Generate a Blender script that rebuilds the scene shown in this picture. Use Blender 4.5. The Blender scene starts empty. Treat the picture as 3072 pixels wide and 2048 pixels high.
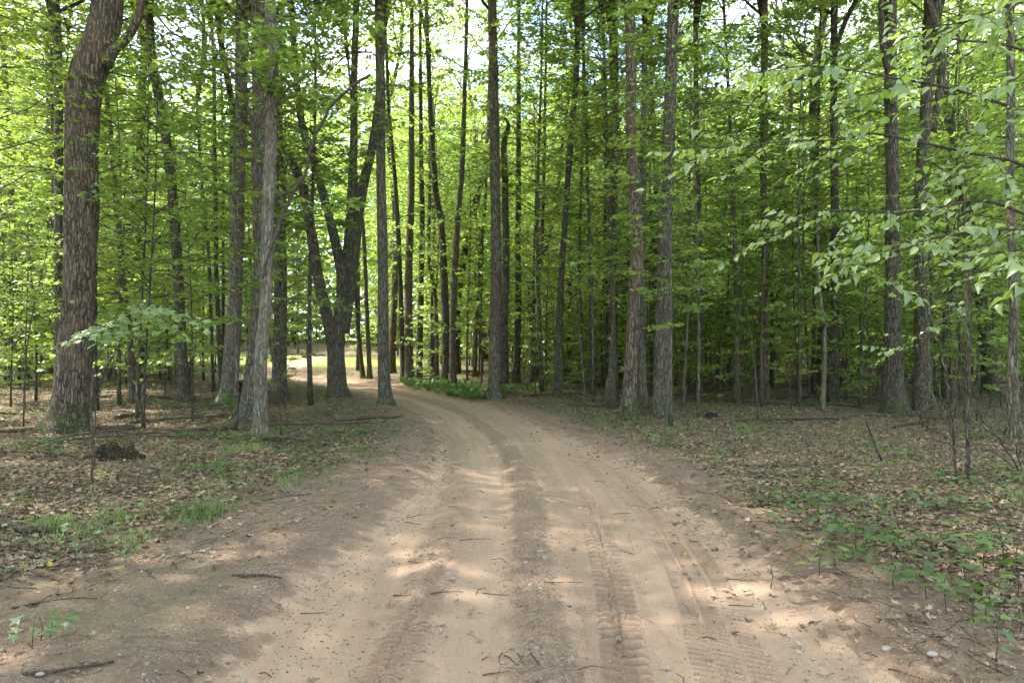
import bpy, math, random
import numpy as np
from mathutils import Vector, Matrix

random.seed(7)
R = np.random.RandomState(11)
sc = bpy.context.scene
col = sc.collection

# ------------------------------------------------------------------ camera
CAM_H = 1.6
F = 2048.0                      # focal length in pixels of the 3072 wide photograph
cam_d = bpy.data.cameras.new('camera')
cam_d.lens = 24.0
cam_d.sensor_width = 36.0
cam_d.clip_start = 0.05
cam_d.clip_end = 3000
cam = bpy.data.objects.new('camera', cam_d)
col.objects.link(cam)
cam.location = (0, 0, CAM_H)
cam.rotation_euler = (math.radians(90), 0, 0)
sc.camera = cam

# ------------------------------------------------------------------ light
SUN_EL = math.radians(52)
SUN_TO = Vector((-0.86, 0.30, 0))            # horizontal direction towards the sun
SUN_TO.normalize()
SUN_VEC = Vector((SUN_TO.x * math.cos(SUN_EL), SUN_TO.y * math.cos(SUN_EL), math.sin(SUN_EL)))
w = bpy.data.worlds.new('World')
sc.world = w
w.use_nodes = True
nt = w.node_tree
nt.nodes.clear()
wo = nt.nodes.new('ShaderNodeOutputWorld')
bg = nt.nodes.new('ShaderNodeBackground')
sky = nt.nodes.new('ShaderNodeTexSky')
sky.sky_type = 'NISHITA'
sky.sun_disc = False
sky.sun_elevation = SUN_EL
sky.sun_rotation = math.atan2(SUN_TO.x, SUN_TO.y)
sky.dust_density = 2.0
sky.ozone_density = 1.5
bg.inputs['Strength'].default_value = 0.15
tc = nt.nodes.new('ShaderNodeTexCoord')
mp = nt.nodes.new('ShaderNodeMapping')
mp.inputs['Scale'].default_value = (1, 1, 2.2)
nz = nt.nodes.new('ShaderNodeTexNoise')
nz.inputs['Scale'].default_value = 3.2
nz.inputs['Detail'].default_value = 7
nz.inputs['Roughness'].default_value = 0.55
rp = nt.nodes.new('ShaderNodeValToRGB')
rp.color_ramp.elements[0].position = 0.44
rp.color_ramp.elements[1].position = 0.60
mx = nt.nodes.new('ShaderNodeMix')
mx.data_type = 'RGBA'
L = nt.links.new
L(tc.outputs['Generated'], mp.inputs['Vector'])
L(mp.outputs['Vector'], nz.inputs['Vector'])
L(nz.outputs['Fac'], rp.inputs['Fac'])
L(rp.outputs['Color'], mx.inputs[0])
L(sky.outputs['Color'], mx.inputs[6])
mx.inputs[7].default_value = (4.4, 4.6, 5.2, 1)
L(mx.outputs[2], bg.inputs['Color'])
L(bg.outputs['Background'], wo.inputs['Surface'])

sl = bpy.data.lights.new('sun', 'SUN')
sl.energy = 2.7
sl.angle = math.radians(0.5)
sl.color = (1.0, 0.94, 0.84)
so = bpy.data.objects.new('sun', sl)
col.objects.link(so)
so.rotation_euler = (-SUN_VEC).to_track_quat('-Z', 'Y').to_euler()

vs = sc.view_settings
sc.display_settings.display_device = 'sRGB'
vs.view_transform = 'Standard'
vs.look = 'None'
vs.exposure = 2.62
vs.gamma = 1.0
vs.use_curve_mapping = False
cy = sc.cycles
cy.max_bounces = 8
cy.diffuse_bounces = 7
cy.glossy_bounces = 2
cy.transmission_bounces = 5
cy.transparent_max_bounces = 4
cy.use_denoising = True
cy.use_adaptive_sampling = True
cy.adaptive_threshold = 0.035
cy.sample_clamp_indirect = 4.0
cy.caustics_reflective = False
cy.caustics_refractive = False

# ------------------------------------------------------------------ helpers
def tag(o, label=None, cat=None, group=None, kind=None):
    if label: o['label'] = label
    if cat: o['category'] = cat
    if group: o['group'] = group
    if kind: o['kind'] = kind
    return o

def mesh_np(name, V, faces, mat=None, smooth=False, fattrs=None, uvs=None):
    """faces: list of integer arrays (n,3) or (n,4); fattrs: dict name -> per vertex float"""
    V = np.asarray(V, np.float32)
    if not isinstance(faces, (list, tuple)):
        faces = [faces]
    faces = [f for f in faces if len(f)]
    me = bpy.data.meshes.new(name)
    me.vertices.add(len(V))
    me.vertices.foreach_set('co', V.ravel())
    loops = np.concatenate([f.ravel() for f in faces]).astype(np.int32)
    tot = np.concatenate([np.full(len(f), f.shape[1], np.int32) for f in faces])
    start = np.concatenate([[0], np.cumsum(tot)[:-1]]).astype(np.int32)
    me.loops.add(len(loops))
    me.loops.foreach_set('vertex_index', loops)
    me.polygons.add(len(tot))
    me.polygons.foreach_set('loop_start', start)
    me.polygons.foreach_set('loop_total', tot)
    if smooth:
        me.polygons.foreach_set('use_smooth', np.ones(len(tot), bool))
    me.update(calc_edges=True)
    for k, a in (fattrs or {}).items():
        at = me.attributes.new(k, 'FLOAT', 'POINT')
        at.data.foreach_set('value', np.asarray(a, np.float32))
    if mat: me.materials.append(mat)
    return me

def link(name, me, parent=None, loc=None):
    o = bpy.data.objects.new(name, me)
    col.objects.link(o)
    if parent is not None: o.parent = parent
    if loc is not None: o.location = loc
    return o

def empty(name, loc, rz=0.0):
    o = bpy.data.objects.new(name, None)
    o.empty_display_size = 0.2
    o.location = loc
    o.rotation_euler = (0, 0, rz)
    col.objects.link(o)
    return o

def copy_tree(src, loc, rz, scale=1.0):
    c = src.copy()
    col.objects.link(c)
    c.location = loc
    c.rotation_euler = (0, 0, rz)
    c.scale = (scale,) * 3
    for ch in src.children:
        d = ch.copy()
        col.objects.link(d)
        d.parent = c
        for g in ch.children:
            e = g.copy()
            col.objects.link(e)
            e.parent = d
    return c

# lattice value noise, vectorised
def _h(ix, iy, s):
    n = (ix.astype(np.int64) * 374761393 + iy.astype(np.int64) * 668265263 + s * 974634777) & 0xffffffff
    n = ((n ^ (n >> 13)) * 1274126177) & 0xffffffff
    return ((n ^ (n >> 16)) & 0xffff) / 65535.0
def vnoise(x, y, s=0):
    x = np.asarray(x, float); y = np.asarray(y, float)
    ix = np.floor(x); iy = np.floor(y)
    fx = x - ix; fy = y - iy
    fx = fx * fx * (3 - 2 * fx); fy = fy * fy * (3 - 2 * fy)
    a = _h(ix, iy, s); b = _h(ix + 1, iy, s); c = _h(ix, iy + 1, s); d = _h(ix + 1, iy + 1, s)
    return (a * (1 - fx) + b * fx) * (1 - fy) + (c * (1 - fx) + d * fx) * fy
def fbm(x, y, s=0, o=3):
    r = 0; a = 0.5; t = 0
    for k in range(o):
        r = r + a * vnoise(x * 2 ** k, y * 2 ** k, s + k); t += a; a *= 0.5
    return r / t
def sstep(a, b, x):
    t = np.clip((x - a) / (b - a), 0, 1)
    return t * t * (3 - 2 * t)

def catmull(P, n):
    P = np.asarray(P, float)
    Q = np.vstack([2 * P[0] - P[1], P, 2 * P[-1] - P[-2]])
    out = []
    for i in range(1, len(Q) - 2):
        t = np.linspace(0, 1, n, endpoint=False)[:, None]
        p0, p1, p2, p3 = Q[i - 1], Q[i], Q[i + 1], Q[i + 2]
        out.append(0.5 * ((2 * p1) + (-p0 + p2) * t + (2 * p0 - 5 * p1 + 4 * p2 - p3) * t ** 2 + (-p0 + 3 * p1 - 3 * p2 + p3) * t ** 3))
    out.append(P[-1:])
    return np.vstack(out)

def tube(P, rad, k=6, cap=True, twist=0.0):
    P = np.asarray(P, float); n = len(P)
    rad = np.broadcast_to(np.asarray(rad, float), (n,)) if np.ndim(rad) < 2 else rad
    T = np.gradient(P, axis=0)
    T /= np.linalg.norm(T, axis=1)[:, None] + 1e-9
    ref = np.array([0.0, 1.0, 0.0]) if abs(T[:, 1].mean()) < 0.8 else np.array([1.0, 0.0, 0.0])
    A = np.cross(T, ref); A /= np.linalg.norm(A, axis=1)[:, None] + 1e-9
    B = np.cross(A, T)
    th = np.arange(k) * 2 * math.pi / k
    if np.ndim(rad) == 2:
        rr = rad
    else:
        rr = np.repeat(rad[:, None], k, 1)
    V = P[:, None, :] + rr[:, :, None] * (np.cos(th)[None, :, None] * A[:, None, :] + np.sin(th)[None, :, None] * B[:, None, :])
    V = V.reshape(-1, 3)
    i = np.arange(n - 1)[:, None] * k; j = np.arange(k)[None, :]; j2 = (j + 1) % k
    Fq = np.stack([i + j, i + j2, i + k + j2, i + k + j], -1).reshape(-1, 4)
    if cap:
        V = np.vstack([V, P[-1:] + T[-1:] * rr[-1].mean() * 0.3, P[:1] - T[:1] * rr[0].mean() * 0.3])
        e = (n - 1) * k
        jj = np.arange(k)
        c1 = np.stack([e + jj, e + (jj + 1) % k, np.full(k, n * k), np.full(k, n * k)], -1)
        c0 = np.stack([(jj + 1) % k, jj, np.full(k, n * k + 1), np.full(k, n * k + 1)], -1)
        return V, Fq, np.vstack([c1[:, :3], c0[:, :3]])
    return V, Fq, np.zeros((0, 3), int)

class MB:
    def __init__(s): s.V = []; s.q = []; s.t = []; s.n = 0; s.a = []
    def add(s, V, q=None, t=None, a=0.0):
        s.V.append(V)
        if q is not None and len(q): s.q.append(np.asarray(q) + s.n)
        if t is not None and len(t): s.t.append(np.asarray(t) + s.n)
        s.a.append(np.broadcast_to(np.asarray(a, float), (len(V),)))
        s.n += len(V)
        return s
    def tube(s, P, rad, k=6): return s.add(*tube(P, rad, k))
    def mesh(s, name, mat, smooth=True):
        f = []
        if s.q: f.append(np.vstack(s.q))
        if s.t: f.append(np.vstack(s.t))
        return mesh_np(name, np.vstack(s.V), f, mat, smooth, {'tone': np.concatenate(s.a)})

# leaf templates: (verts (m,3): x along, y across, z up), tris
def lobed():
    ang = [180, 128, 118, 92, 74, 60, 48, 30, 15, 0]
    rad = [0.02, 0.30, 0.46, 0.26, 0.34, 0.56, 0.34, 0.36, 0.44, 0.66]
    pts = []
    for a, r in zip(ang, rad):
        pts.append((r * math.cos(math.radians(a)) + 0.34, r * math.sin(math.radians(a))))
    ring = pts + [(x, -y) for x, y in pts[::-1][1:-1]]
    V = [(0.34, 0, 0.0)] + [(x, y, -0.22 * abs(y) - 0.10 * max(0, x - 0.45)) for x, y in ring]
    n = len(ring)
    T = [(0, 1 + i, 1 + (i + 1) % n) for i in range(n)]
    return np.array(V), np.array(T)[:, ::-1]
def maple_mid():   # cheaper five-lobed leaf
    o = [(0, 0), (0.05, 0.38), (0.32, 0.24), (0.62, 0.48), (0.60, 0.18), (1.0, 0), (0.60, -0.18), (0.62, -0.48), (0.32, -0.24), (0.05, -0.38)]
    V = [(0.35, 0, 0)] + [(x, y, -0.3 * abs(y)) for x, y in o]
    n = len(o)
    T = [(0, 1 + i, 1 + (i + 1) % n) for i in range(n)]
    return np.array(V), np.array(T)[:, ::-1]
def ovate():
    o = [(0, 0), (0.05, 0.16), (0.2, 0.30), (0.42, 0.33), (0.65, 0.25), (0.84, 0.11), (1.04, 0)]
    V = [(x, 0, -0.25 * x * x) for x, y in o]
    up = [(x, y, 0.28 * y - 0.25 * x * x) for x, y in o[1:-1]]
    dn = [(x, -y, 0.28 * y - 0.25 * x * x) for x, y in o[1:-1]]
    nM = len(V); V = V + up + dn
    T = []
    for sgn, off in ((1, nM), (-1, nM + len(up))):
        for i in range(6):
            a, b = i, i + 1
            ia = None if a == 0 else off + a - 1
            ib = None if b == 6 else off + b - 1
            if ia is None: tri = [(a, b, ib)]
            elif ib is None: tri = [(a, b, ia)]
            else: tri = [(a, b, ib), (a, ib, ia)]
            T += [t if sgn > 0 else t[::-1] for t in tri]
    return np.array(V), np.array(T)
def rhomb():
    V = [(0, 0, 0), (0.45, 0.34, -0.08), (1, 0, -0.1), (0.45, -0.34, -0.08)]
    return np.array(V, float), np.array([(0, 2, 1), (0, 3, 2)])
LOBED, MAPLE, OVATE, RHOMB = lobed(), maple_mid(), ovate(), rhomb()

def leaf_arrays(P, D, N, S, tpl):
    tv, tt = tpl
    P = np.asarray(P); D = np.asarray(D); N = np.asarray(N); S = np.asarray(S)
    D = D / (np.linalg.norm(D, axis=1)[:, None] + 1e-9)
    B = np.cross(N, D); B /= np.linalg.norm(B, axis=1)[:, None] + 1e-9
    N2 = np.cross(D, B)
    V = P[:, None, :] + S[:, None, None] * (tv[None, :, 0:1] * D[:, None, :] + tv[None, :, 1:2] * B[:, None, :] + tv[None, :, 2:3] * N2[:, None, :])
    m = len(tv)
    T = (np.arange(len(P))[:, None, None] * m + tt[None]).reshape(-1, 3)
    return V.reshape(-1, 3), T, m
def leaves_mesh(name, P, D, N, S, tpl, mat, tone):
    V, T, m = leaf_arrays(P, D, N, S, tpl)
    return mesh_np(name, V, T, mat, False, {'tone': np.repeat(tone, m)})

# ------------------------------------------------------------------ materials
def newmat(name):
    m = bpy.data.materials.new(name); m.use_nodes = True
    t = m.node_tree; t.nodes.clear()
    return m, t, t.nodes.new, t.links.new
def N_noise(nn, ll, vec, scale, detail=4, rough=0.55, dist=0.0):
    n = nn('ShaderNodeTexNoise')
    n.inputs['Scale'].default_value = scale; n.inputs['Detail'].default_value = detail
    n.inputs['Roughness'].default_value = rough; n.inputs['Distortion'].default_value = dist
    if vec is not None: ll(vec, n.inputs['Vector'])
    return n.outputs['Fac']
def N_ramp(nn, ll, fac, stops, interp='LINEAR'):
    r = nn('ShaderNodeValToRGB')
    r.color_ramp.interpolation = interp
    e = r.color_ramp.elements
    while len(e) > len(stops): e.remove(e[-1])
    while len(e) < len(stops): e.new(0.5)
    for el, (p, c) in zip(e, stops):
        el.position = p
        el.color = (c, c, c, 1) if not isinstance(c, tuple) else (*c, 1)
    ll(fac, r.inputs['Fac'])
    return r.outputs['Color']
def N_mix(nn, ll, fac, a, b, blend='MIX'):
    m = nn('ShaderNodeMix'); m.data_type = 'RGBA'; m.blend_type = blend
    for v, i in ((fac, 0), (a, 6), (b, 7)):
        if isinstance(v, (int, float)): m.inputs[i].default_value = v
        elif isinstance(v, tuple): m.inputs[i].default_value = (*v, 1)
        else: ll(v, m.inputs[i])
    return m.outputs[2]
def N_math(nn, ll, op, a, b=None, c=None, clamp=False):
    m = nn('ShaderNodeMath'); m.operation = op; m.use_clamp = clamp
    for v, i in ((a, 0), (b, 1), (c, 2)):
        if v is None: continue
        if isinstance(v, (int, float)): m.inputs[i].default_value = v
        else: ll(v, m.inputs[i])
    return m.outputs[0]
def N_map(nn, ll, vec, scale=(1, 1, 1), loc=None):
    m = nn('ShaderNodeMapping'); m.inputs['Scale'].default_value = scale
    ll(vec, m.inputs['Vector'])
    if loc is not None: ll(loc, m.inputs['Location'])
    return m.outputs['Vector']

def leaf_mat(name, dark, mid, light, trans=(0.15, 0.27, 0.02), tfac=0.45, gloss=0.06, rnd=0.85):
    m, t, nn, ll = newmat(name)
    at = nn('ShaderNodeAttribute'); at.attribute_name = 'tone'
    oi = nn('ShaderNodeObjectInfo')
    v = N_math(nn, ll, 'MULTIPLY_ADD', oi.outputs['Random'], rnd * 0.5, -rnd * 0.25)
    f = N_math(nn, ll, 'ADD', at.outputs['Fac'], v, clamp=True)
    c = N_ramp(nn, ll, f, [(0.0, dark), (0.5, mid), (1.0, light)])
    tcol = N_mix(nn, ll, f, tuple(x * 0.72 for x in trans), tuple(min(1, x * 1.3) for x in trans))
    d = nn('ShaderNodeBsdfDiffuse'); ll(c, d.inputs['Color'])
    tr = nn('ShaderNodeBsdfTranslucent'); ll(tcol, tr.inputs['Color'])
    a = nn('ShaderNodeAddShader')
    ll(d.outputs[0], a.inputs[0]); ll(tr.outputs[0], a.inputs[1])
    g = nn('ShaderNodeBsdfGlossy'); g.inputs['Roughness'].default_value = 0.42
    g.inputs['Color'].default_value = (0.9, 0.95, 0.9, 1)
    ms = nn('ShaderNodeMixShader'); ms.inputs['Fac'].default_value = gloss
    ll(a.outputs[0], ms.inputs[1]); ll(g.outputs[0], ms.inputs[2])
    o = nn('ShaderNodeOutputMaterial'); ll(ms.outputs[0], o.inputs['Surface'])
    return m

M = {}
M['leaf'] = leaf_mat('understory_leaf', (0.050, 0.085, 0.022), (0.088, 0.130, 0.034), (0.135, 0.175, 0.046), (0.215, 0.300, 0.040))
M['canopy'] = leaf_mat('canopy_leaf', (0.055, 0.090, 0.024), (0.092, 0.135, 0.036), (0.140, 0.180, 0.050), (0.225, 0.305, 0.045))
M['broad'] = leaf_mat('broad_leaf', (0.055, 0.095, 0.024), (0.10, 0.145, 0.045), (0.19, 0.235, 0.105), (0.18, 0.27, 0.025), gloss=0.09)
M['lowleaf'] = leaf_mat('ground_leaf', (0.038, 0.068, 0.024), (0.064, 0.105, 0.036), (0.13, 0.16, 0.03), (0.05, 0.10, 0.012), gloss=0.06)
M['fern'] = leaf_mat('fern_leaf', (0.025, 0.06, 0.012), (0.055, 0.105, 0.02), (0.09, 0.14, 0.035), (0.07, 0.14, 0.015))
M['grass'] = leaf_mat('grass_blade', (0.05, 0.085, 0.018), (0.08, 0.125, 0.025), (0.13, 0.16, 0.045), (0.08, 0.13, 0.015))

def bark_mat(name, pale, dark, warm, moss=0.5, furrow=1.0, bump=0.6, lichen=0.5, sc_=1.0):
    m, t, nn, ll = newmat(name)
    tc = nn('ShaderNodeTexCoord'); oi = nn('ShaderNodeObjectInfo')
    off = nn('ShaderNodeCombineXYZ')
    ll(N_math(nn, ll, 'MULTIPLY', oi.outputs['Random'], 37.0), off.inputs[0])
    ll(N_math(nn, ll, 'MULTIPLY', oi.outputs['Random'], 91.0), off.inputs[2])
    v = N_map(nn, ll, tc.outputs['Object'], (1, 1, 1), off.outputs[0])
    vf = N_map(nn, ll, v, (30 * sc_, 30 * sc_, 5.5 * sc_))
    n1 = N_noise(nn, ll, vf, 1.0, 5, 0.6, 0.6)
    n2 = N_noise(nn, ll, N_map(nn, ll, v, (60 * sc_, 60 * sc_, 14 * sc_)), 1.0, 3, 0.6)
    big = N_noise(nn, ll, N_map(nn, ll, v, (3.2, 3.2, 1.8)), 1.0, 4, 0.6, 0.5)
    lich = N_noise(nn, ll, N_map(nn, ll, v, (7, 7, 5)), 1.0, 6, 0.65, 0.3)
    wn = nn('ShaderNodeTexNoise'); wn.inputs['Scale'].default_value = 1.0; wn.inputs['Detail'].default_value = 3
    ll(N_map(nn, ll, v, (14 * sc_, 14 * sc_, 7 * sc_)), wn.inputs['Vector'])
    ws = nn('ShaderNodeVectorMath'); ws.operation = 'SCALE'; ws.inputs['Scale'].default_value = 1.6; ll(wn.outputs['Color'], ws.inputs[0])
    wa = nn('ShaderNodeVectorMath'); wa.operation = 'ADD'; ll(N_map(nn, ll, v, (24 * sc_, 24 * sc_, 3.6 * sc_)), wa.inputs[0]); ll(ws.outputs[0], wa.inputs[1])
    ve = nn('ShaderNodeTexVoronoi'); ve.feature = 'DISTANCE_TO_EDGE'; ve.inputs['Scale'].default_value = 1.0; ll(wa.outputs[0], ve.inputs['Vector'])
    plate = N_ramp(nn, ll, ve.outputs['Distance'], [(0.02, 0.0), (0.22, 1.0)])
    fur = N_math(nn, ll, 'MULTIPLY', plate, N_ramp(nn, ll, n1, [(0.30, 0.35), (0.55, 1.0)]))
    c = N_mix(nn, ll, fur, dark, pale)
    c = N_mix(nn, ll, N_ramp(nn, ll, big, [(0.45, 0.0), (0.62, 0.75)]), c, N_mix(nn, ll, fur, tuple(x * 0.5 for x in warm), warm))
    c = N_mix(nn, ll, N_math(nn, ll, 'MULTIPLY', N_ramp(nn, ll, lich, [(0.54, 0.0), (0.66, 1.0)]), lichen), c, (0.22, 0.24, 0.175))
    c = N_mix(nn, ll, 0.5, c, N_ramp(nn, ll, n2, [(0.36, 0.25), (0.64, 1.0)]), 'MULTIPLY')
    # moss climbs from the root flare
    sx = nn('ShaderNodeSeparateXYZ'); ll(tc.outputs['Object'], sx.inputs[0])
    mn = N_noise(nn, ll, N_map(nn, ll, v, (5, 5, 3)), 1.0, 5, 0.65)
    hz = N_math(nn, ll, 'MULTIPLY_ADD', sx.outputs[2], -0.60, 0.52)
    mm = N_math(nn, ll, 'ADD', hz, N_math(nn, ll, 'MULTIPLY_ADD', mn, 2.6, -1.25))
    mm = N_math(nn, ll, 'MULTIPLY', N_ramp(nn, ll, mm, [(0.35, 0.0), (0.75, 1.0)]), moss)
    c = N_mix(nn, ll, mm, c, (0.055, 0.085, 0.016))
    bs = nn('ShaderNodeBsdfPrincipled')
    ll(c, bs.inputs['Base Color']); bs.inputs['Roughness'].default_value = 0.9
    bs.inputs['Specular IOR Level'].default_value = 0.25
    bp = nn('ShaderNodeBump'); bp.inputs['Strength'].default_value = min(1, bump * 1.5); bp.inputs['Distance'].default_value = 0.045
    ll(N_math(nn, ll, 'ADD', N_math(nn, ll, 'MULTIPLY', plate, 0.55), N_math(nn, ll, 'ADD', n1, N_math(nn, ll, 'MULTIPLY', n2, 0.4))), bp.inputs['Height'])
    ll(bp.outputs[0], bs.inputs['Normal'])
    o = nn('ShaderNodeOutputMaterial'); ll(bs.outputs[0], o.inputs['Surface'])
    return m
M['bark'] = bark_mat('maple_bark', (0.255, 0.238, 0.168), (0.066, 0.060, 0.040), (0.25, 0.195, 0.125))
M['bark_warm'] = bark_mat('old_maple_bark', (0.30, 0.245, 0.165), (0.058, 0.044, 0.029), (0.30, 0.215, 0.135), 0.9, bump=1.0)
M['bark_pale'] = bark_mat('pale_bark', (0.29, 0.272, 0.195), (0.10, 0.092, 0.062), (0.31, 0.235, 0.155), 0.8, lichen=0.8, bump=0.45)
M['bark_dark'] = bark_mat('dark_bark', (0.175, 0.165, 0.118), (0.044, 0.040, 0.028), (0.18, 0.138, 0.09), 0.7)
M['twig'] = bark_mat('twig_bark', (0.13, 0.115, 0.085), (0.05, 0.043, 0.03), (0.13, 0.095, 0.06), 0.0, bump=0.2, lichen=0.2, sc_=2)
M['dead'] = bark_mat('dead_wood', (0.24, 0.19, 0.14), (0.09, 0.065, 0.045), (0.20, 0.13, 0.08), 0.25, bump=0.5, lichen=0.3, sc_=1.6)
M['rot'] = bark_mat('rotten_wood', (0.12, 0.085, 0.055), (0.018, 0.012, 0.009), (0.11, 0.06, 0.035), 0.12, bump=1.0, lichen=0.15)

def litter_mat():
    m, t, nn, ll = newmat('dead_leaf')
    at = nn('ShaderNodeAttribute'); at.attribute_name = 'tone'
    c = N_ramp(nn, ll, at.outputs['Fac'], [(0.0, (0.075, 0.048, 0.03)), (0.3, (0.175, 0.118, 0.074)), (0.65, (0.27, 0.20, 0.135)), (0.94, (0.40, 0.315, 0.225)), (1.0, (0.34, 0.31, 0.06))])
    d = nn('ShaderNodeBsdfDiffuse'); ll(c, d.inputs['Color'])
    o = nn('ShaderNodeOutputMaterial'); ll(d.outputs[0], o.inputs['Surface'])
    return m
M['litter'] = litter_mat()
def stone_mat():
    m, t, nn, ll = newmat('pebble_stone')
    at = nn('ShaderNodeAttribute'); at.attribute_name = 'tone'
    tc = nn('ShaderNodeTexCoord')
    n = N_noise(nn, ll, tc.outputs['Object'], 60, 4)
    c = N_ramp(nn, ll, at.outputs['Fac'], [(0.0, (0.16, 0.12, 0.09)), (0.5, (0.30, 0.24, 0.18)), (1.0, (0.38, 0.33, 0.27))])
    c = N_mix(nn, ll, 0.5, c, N_ramp(nn, ll, n, [(0.3, 0.5), (0.7, 1.0)]), 'MULTIPLY')
    bs = nn('ShaderNodeBsdfPrincipled'); ll(c, bs.inputs['Base Color']); bs.inputs['Roughness'].default_value = 0.75
    o = nn('ShaderNodeOutputMaterial'); ll(bs.outputs[0], o.inputs['Surface'])
    return m
M['stone'] = stone_mat()

# ------------------------------------------------------------------ terrain
ROAD = catmull([(0.1, -30), (0.12, -8), (0.15, 0), (0.14, 3.2), (0.12, 4.9), (0.10, 7.9), (-0.28, 11.4), (-1.12, 15.1), (-2.35, 18.4),
                (-3.95, 21.6), (-6.0, 25), (-8.6, 28.8), (-11.0, 33), (-12.6, 38.5), (-13.2, 46), (-14, 56), (-17, 70), (-24, 95)], 14)
RS = np.concatenate([[0], np.cumsum(np.linalg.norm(np.diff(ROAD, axis=0), axis=1))])
R_HW = np.interp(ROAD[:, 1], [0, 4, 8, 11.5, 16, 22, 30], [1.60, 1.46, 1.12, 0.86, 0.86, 0.86, 0.78])
R_HR = np.interp(ROAD[:, 1], [0, 4, 8, 11.5, 16, 22, 30], [1.66, 1.64, 1.52, 1.14, 0.94, 0.90, 0.78])
def near_line(x, y, LN, LS):
    """signed distance and arc length to a polyline"""
    x = np.asarray(x, float).ravel(); y = np.asarray(y, float).ravel()
    if len(x) < 60:
        a = LN[:-1]; d = LN[1:] - a; l2 = (d * d).sum(1)
        t = np.clip(((x[:, None] - a[:, 0]) * d[:, 0] + (y[:, None] - a[:, 1]) * d[:, 1]) / l2, 0, 1)
        dd = (a[:, 0] + t * d[:, 0] - x[:, None]) ** 2 + (a[:, 1] + t * d[:, 1] - y[:, None]) ** 2
        i = dd.argmin(1); r = np.arange(len(x))
        sg = np.sign(d[i, 1] * (x - a[i, 0]) - d[i, 0] * (y - a[i, 1]))
        return np.sqrt(dd[r, i]) * sg, LS[i] + t[r, i] * np.sqrt(l2[i])
    D = np.full(len(x), 1e9); S = np.zeros(len(x)); SG = np.ones(len(x))
    for i in range(len(LN) - 1):
        a = LN[i]; d = LN[i + 1] - a; l2 = d @ d
        t = np.clip(((x - a[0]) * d[0] + (y - a[1]) * d[1]) / l2, 0, 1)
        px = a[0] + t * d[0] - x; py = a[1] + t * d[1] - y
        dd = px * px + py * py
        b = dd < D
        D[b] = dd[b]; S[b] = LS[i] + t[b] * math.sqrt(l2)
        cr = d[1] * (x - a[0]) - d[0] * (y - a[1])
        SG[b] = np.sign(cr[b])
    return np.sqrt(D) * SG, S
def mkline(P, n=10):
    L_ = catmull(P, n)
    return L_, np.concatenate([[0], np.cumsum(np.linalg.norm(np.diff(L_, axis=0), axis=1))])
T1 = mkline([(0.50, 2.2), (0.545, 3.2), (0.65, 4.26), (0.72, 5.5), (0.75, 6.5), (0.72, 8.2)])
T2 = mkline([(0.95, 2.2), (1.08, 3.2), (1.24, 4.26), (1.32, 5.15), (1.36, 6.6), (1.18, 8.2), (0.72, 10.6)])
T3 = mkline([(-0.70, 2.2), (-0.63, 3.2), (-0.57, 3.9), (-0.44, 5.15), (-0.34, 7.5)])
T4 = mkline([(0.30, 2.2), (0.33, 3.2), (0.36, 4.4), (0.42, 6.0)])

def road_rd(x, y):
    d, s = near_line(x, y, ROAD, RS)
    hw = np.where(d > 0, np.interp(s, RS, R_HR), np.interp(s, RS, R_HW))
    return d, s, hw
def litter_edge(x, y, e):
    # bare soil spreads wide on the left of the viewer and a little on the right
    lf = 1.1 * sstep(4.8, 3.8, np.asarray(y)) + 0.5 * sstep(8.6, 7.0, np.asarray(y)) + 0.25 * sstep(12, 8, np.asarray(y))
    rt = 0.3 * sstep(5.5, 3.5, np.asarray(y))
    return e - np.where(np.asarray(x) < 0, lf, rt)
CLEAR = [(-12.5, 43, 7.5, 7), (-4.5, 60, 5, 9), (-22, 46, 7, 7)]          # sunlit openings: x, y, rx, ry
def clearing(x, y):
    m = np.zeros(np.shape(x))
    for cx, cy_, rx, ry in CLEAR:
        m = np.maximum(m, 1 - sstep(0.75, 1.15, np.sqrt(((x - cx) / rx) ** 2 + ((y - cy_) / ry) ** 2)))
    return m
def rise(x, y):
    far = sstep(24, 95, np.hypot(x, y))
    return far * (1.25 + 0.6 * sstep(0, -40, x))
TREAD = [None]
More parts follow.
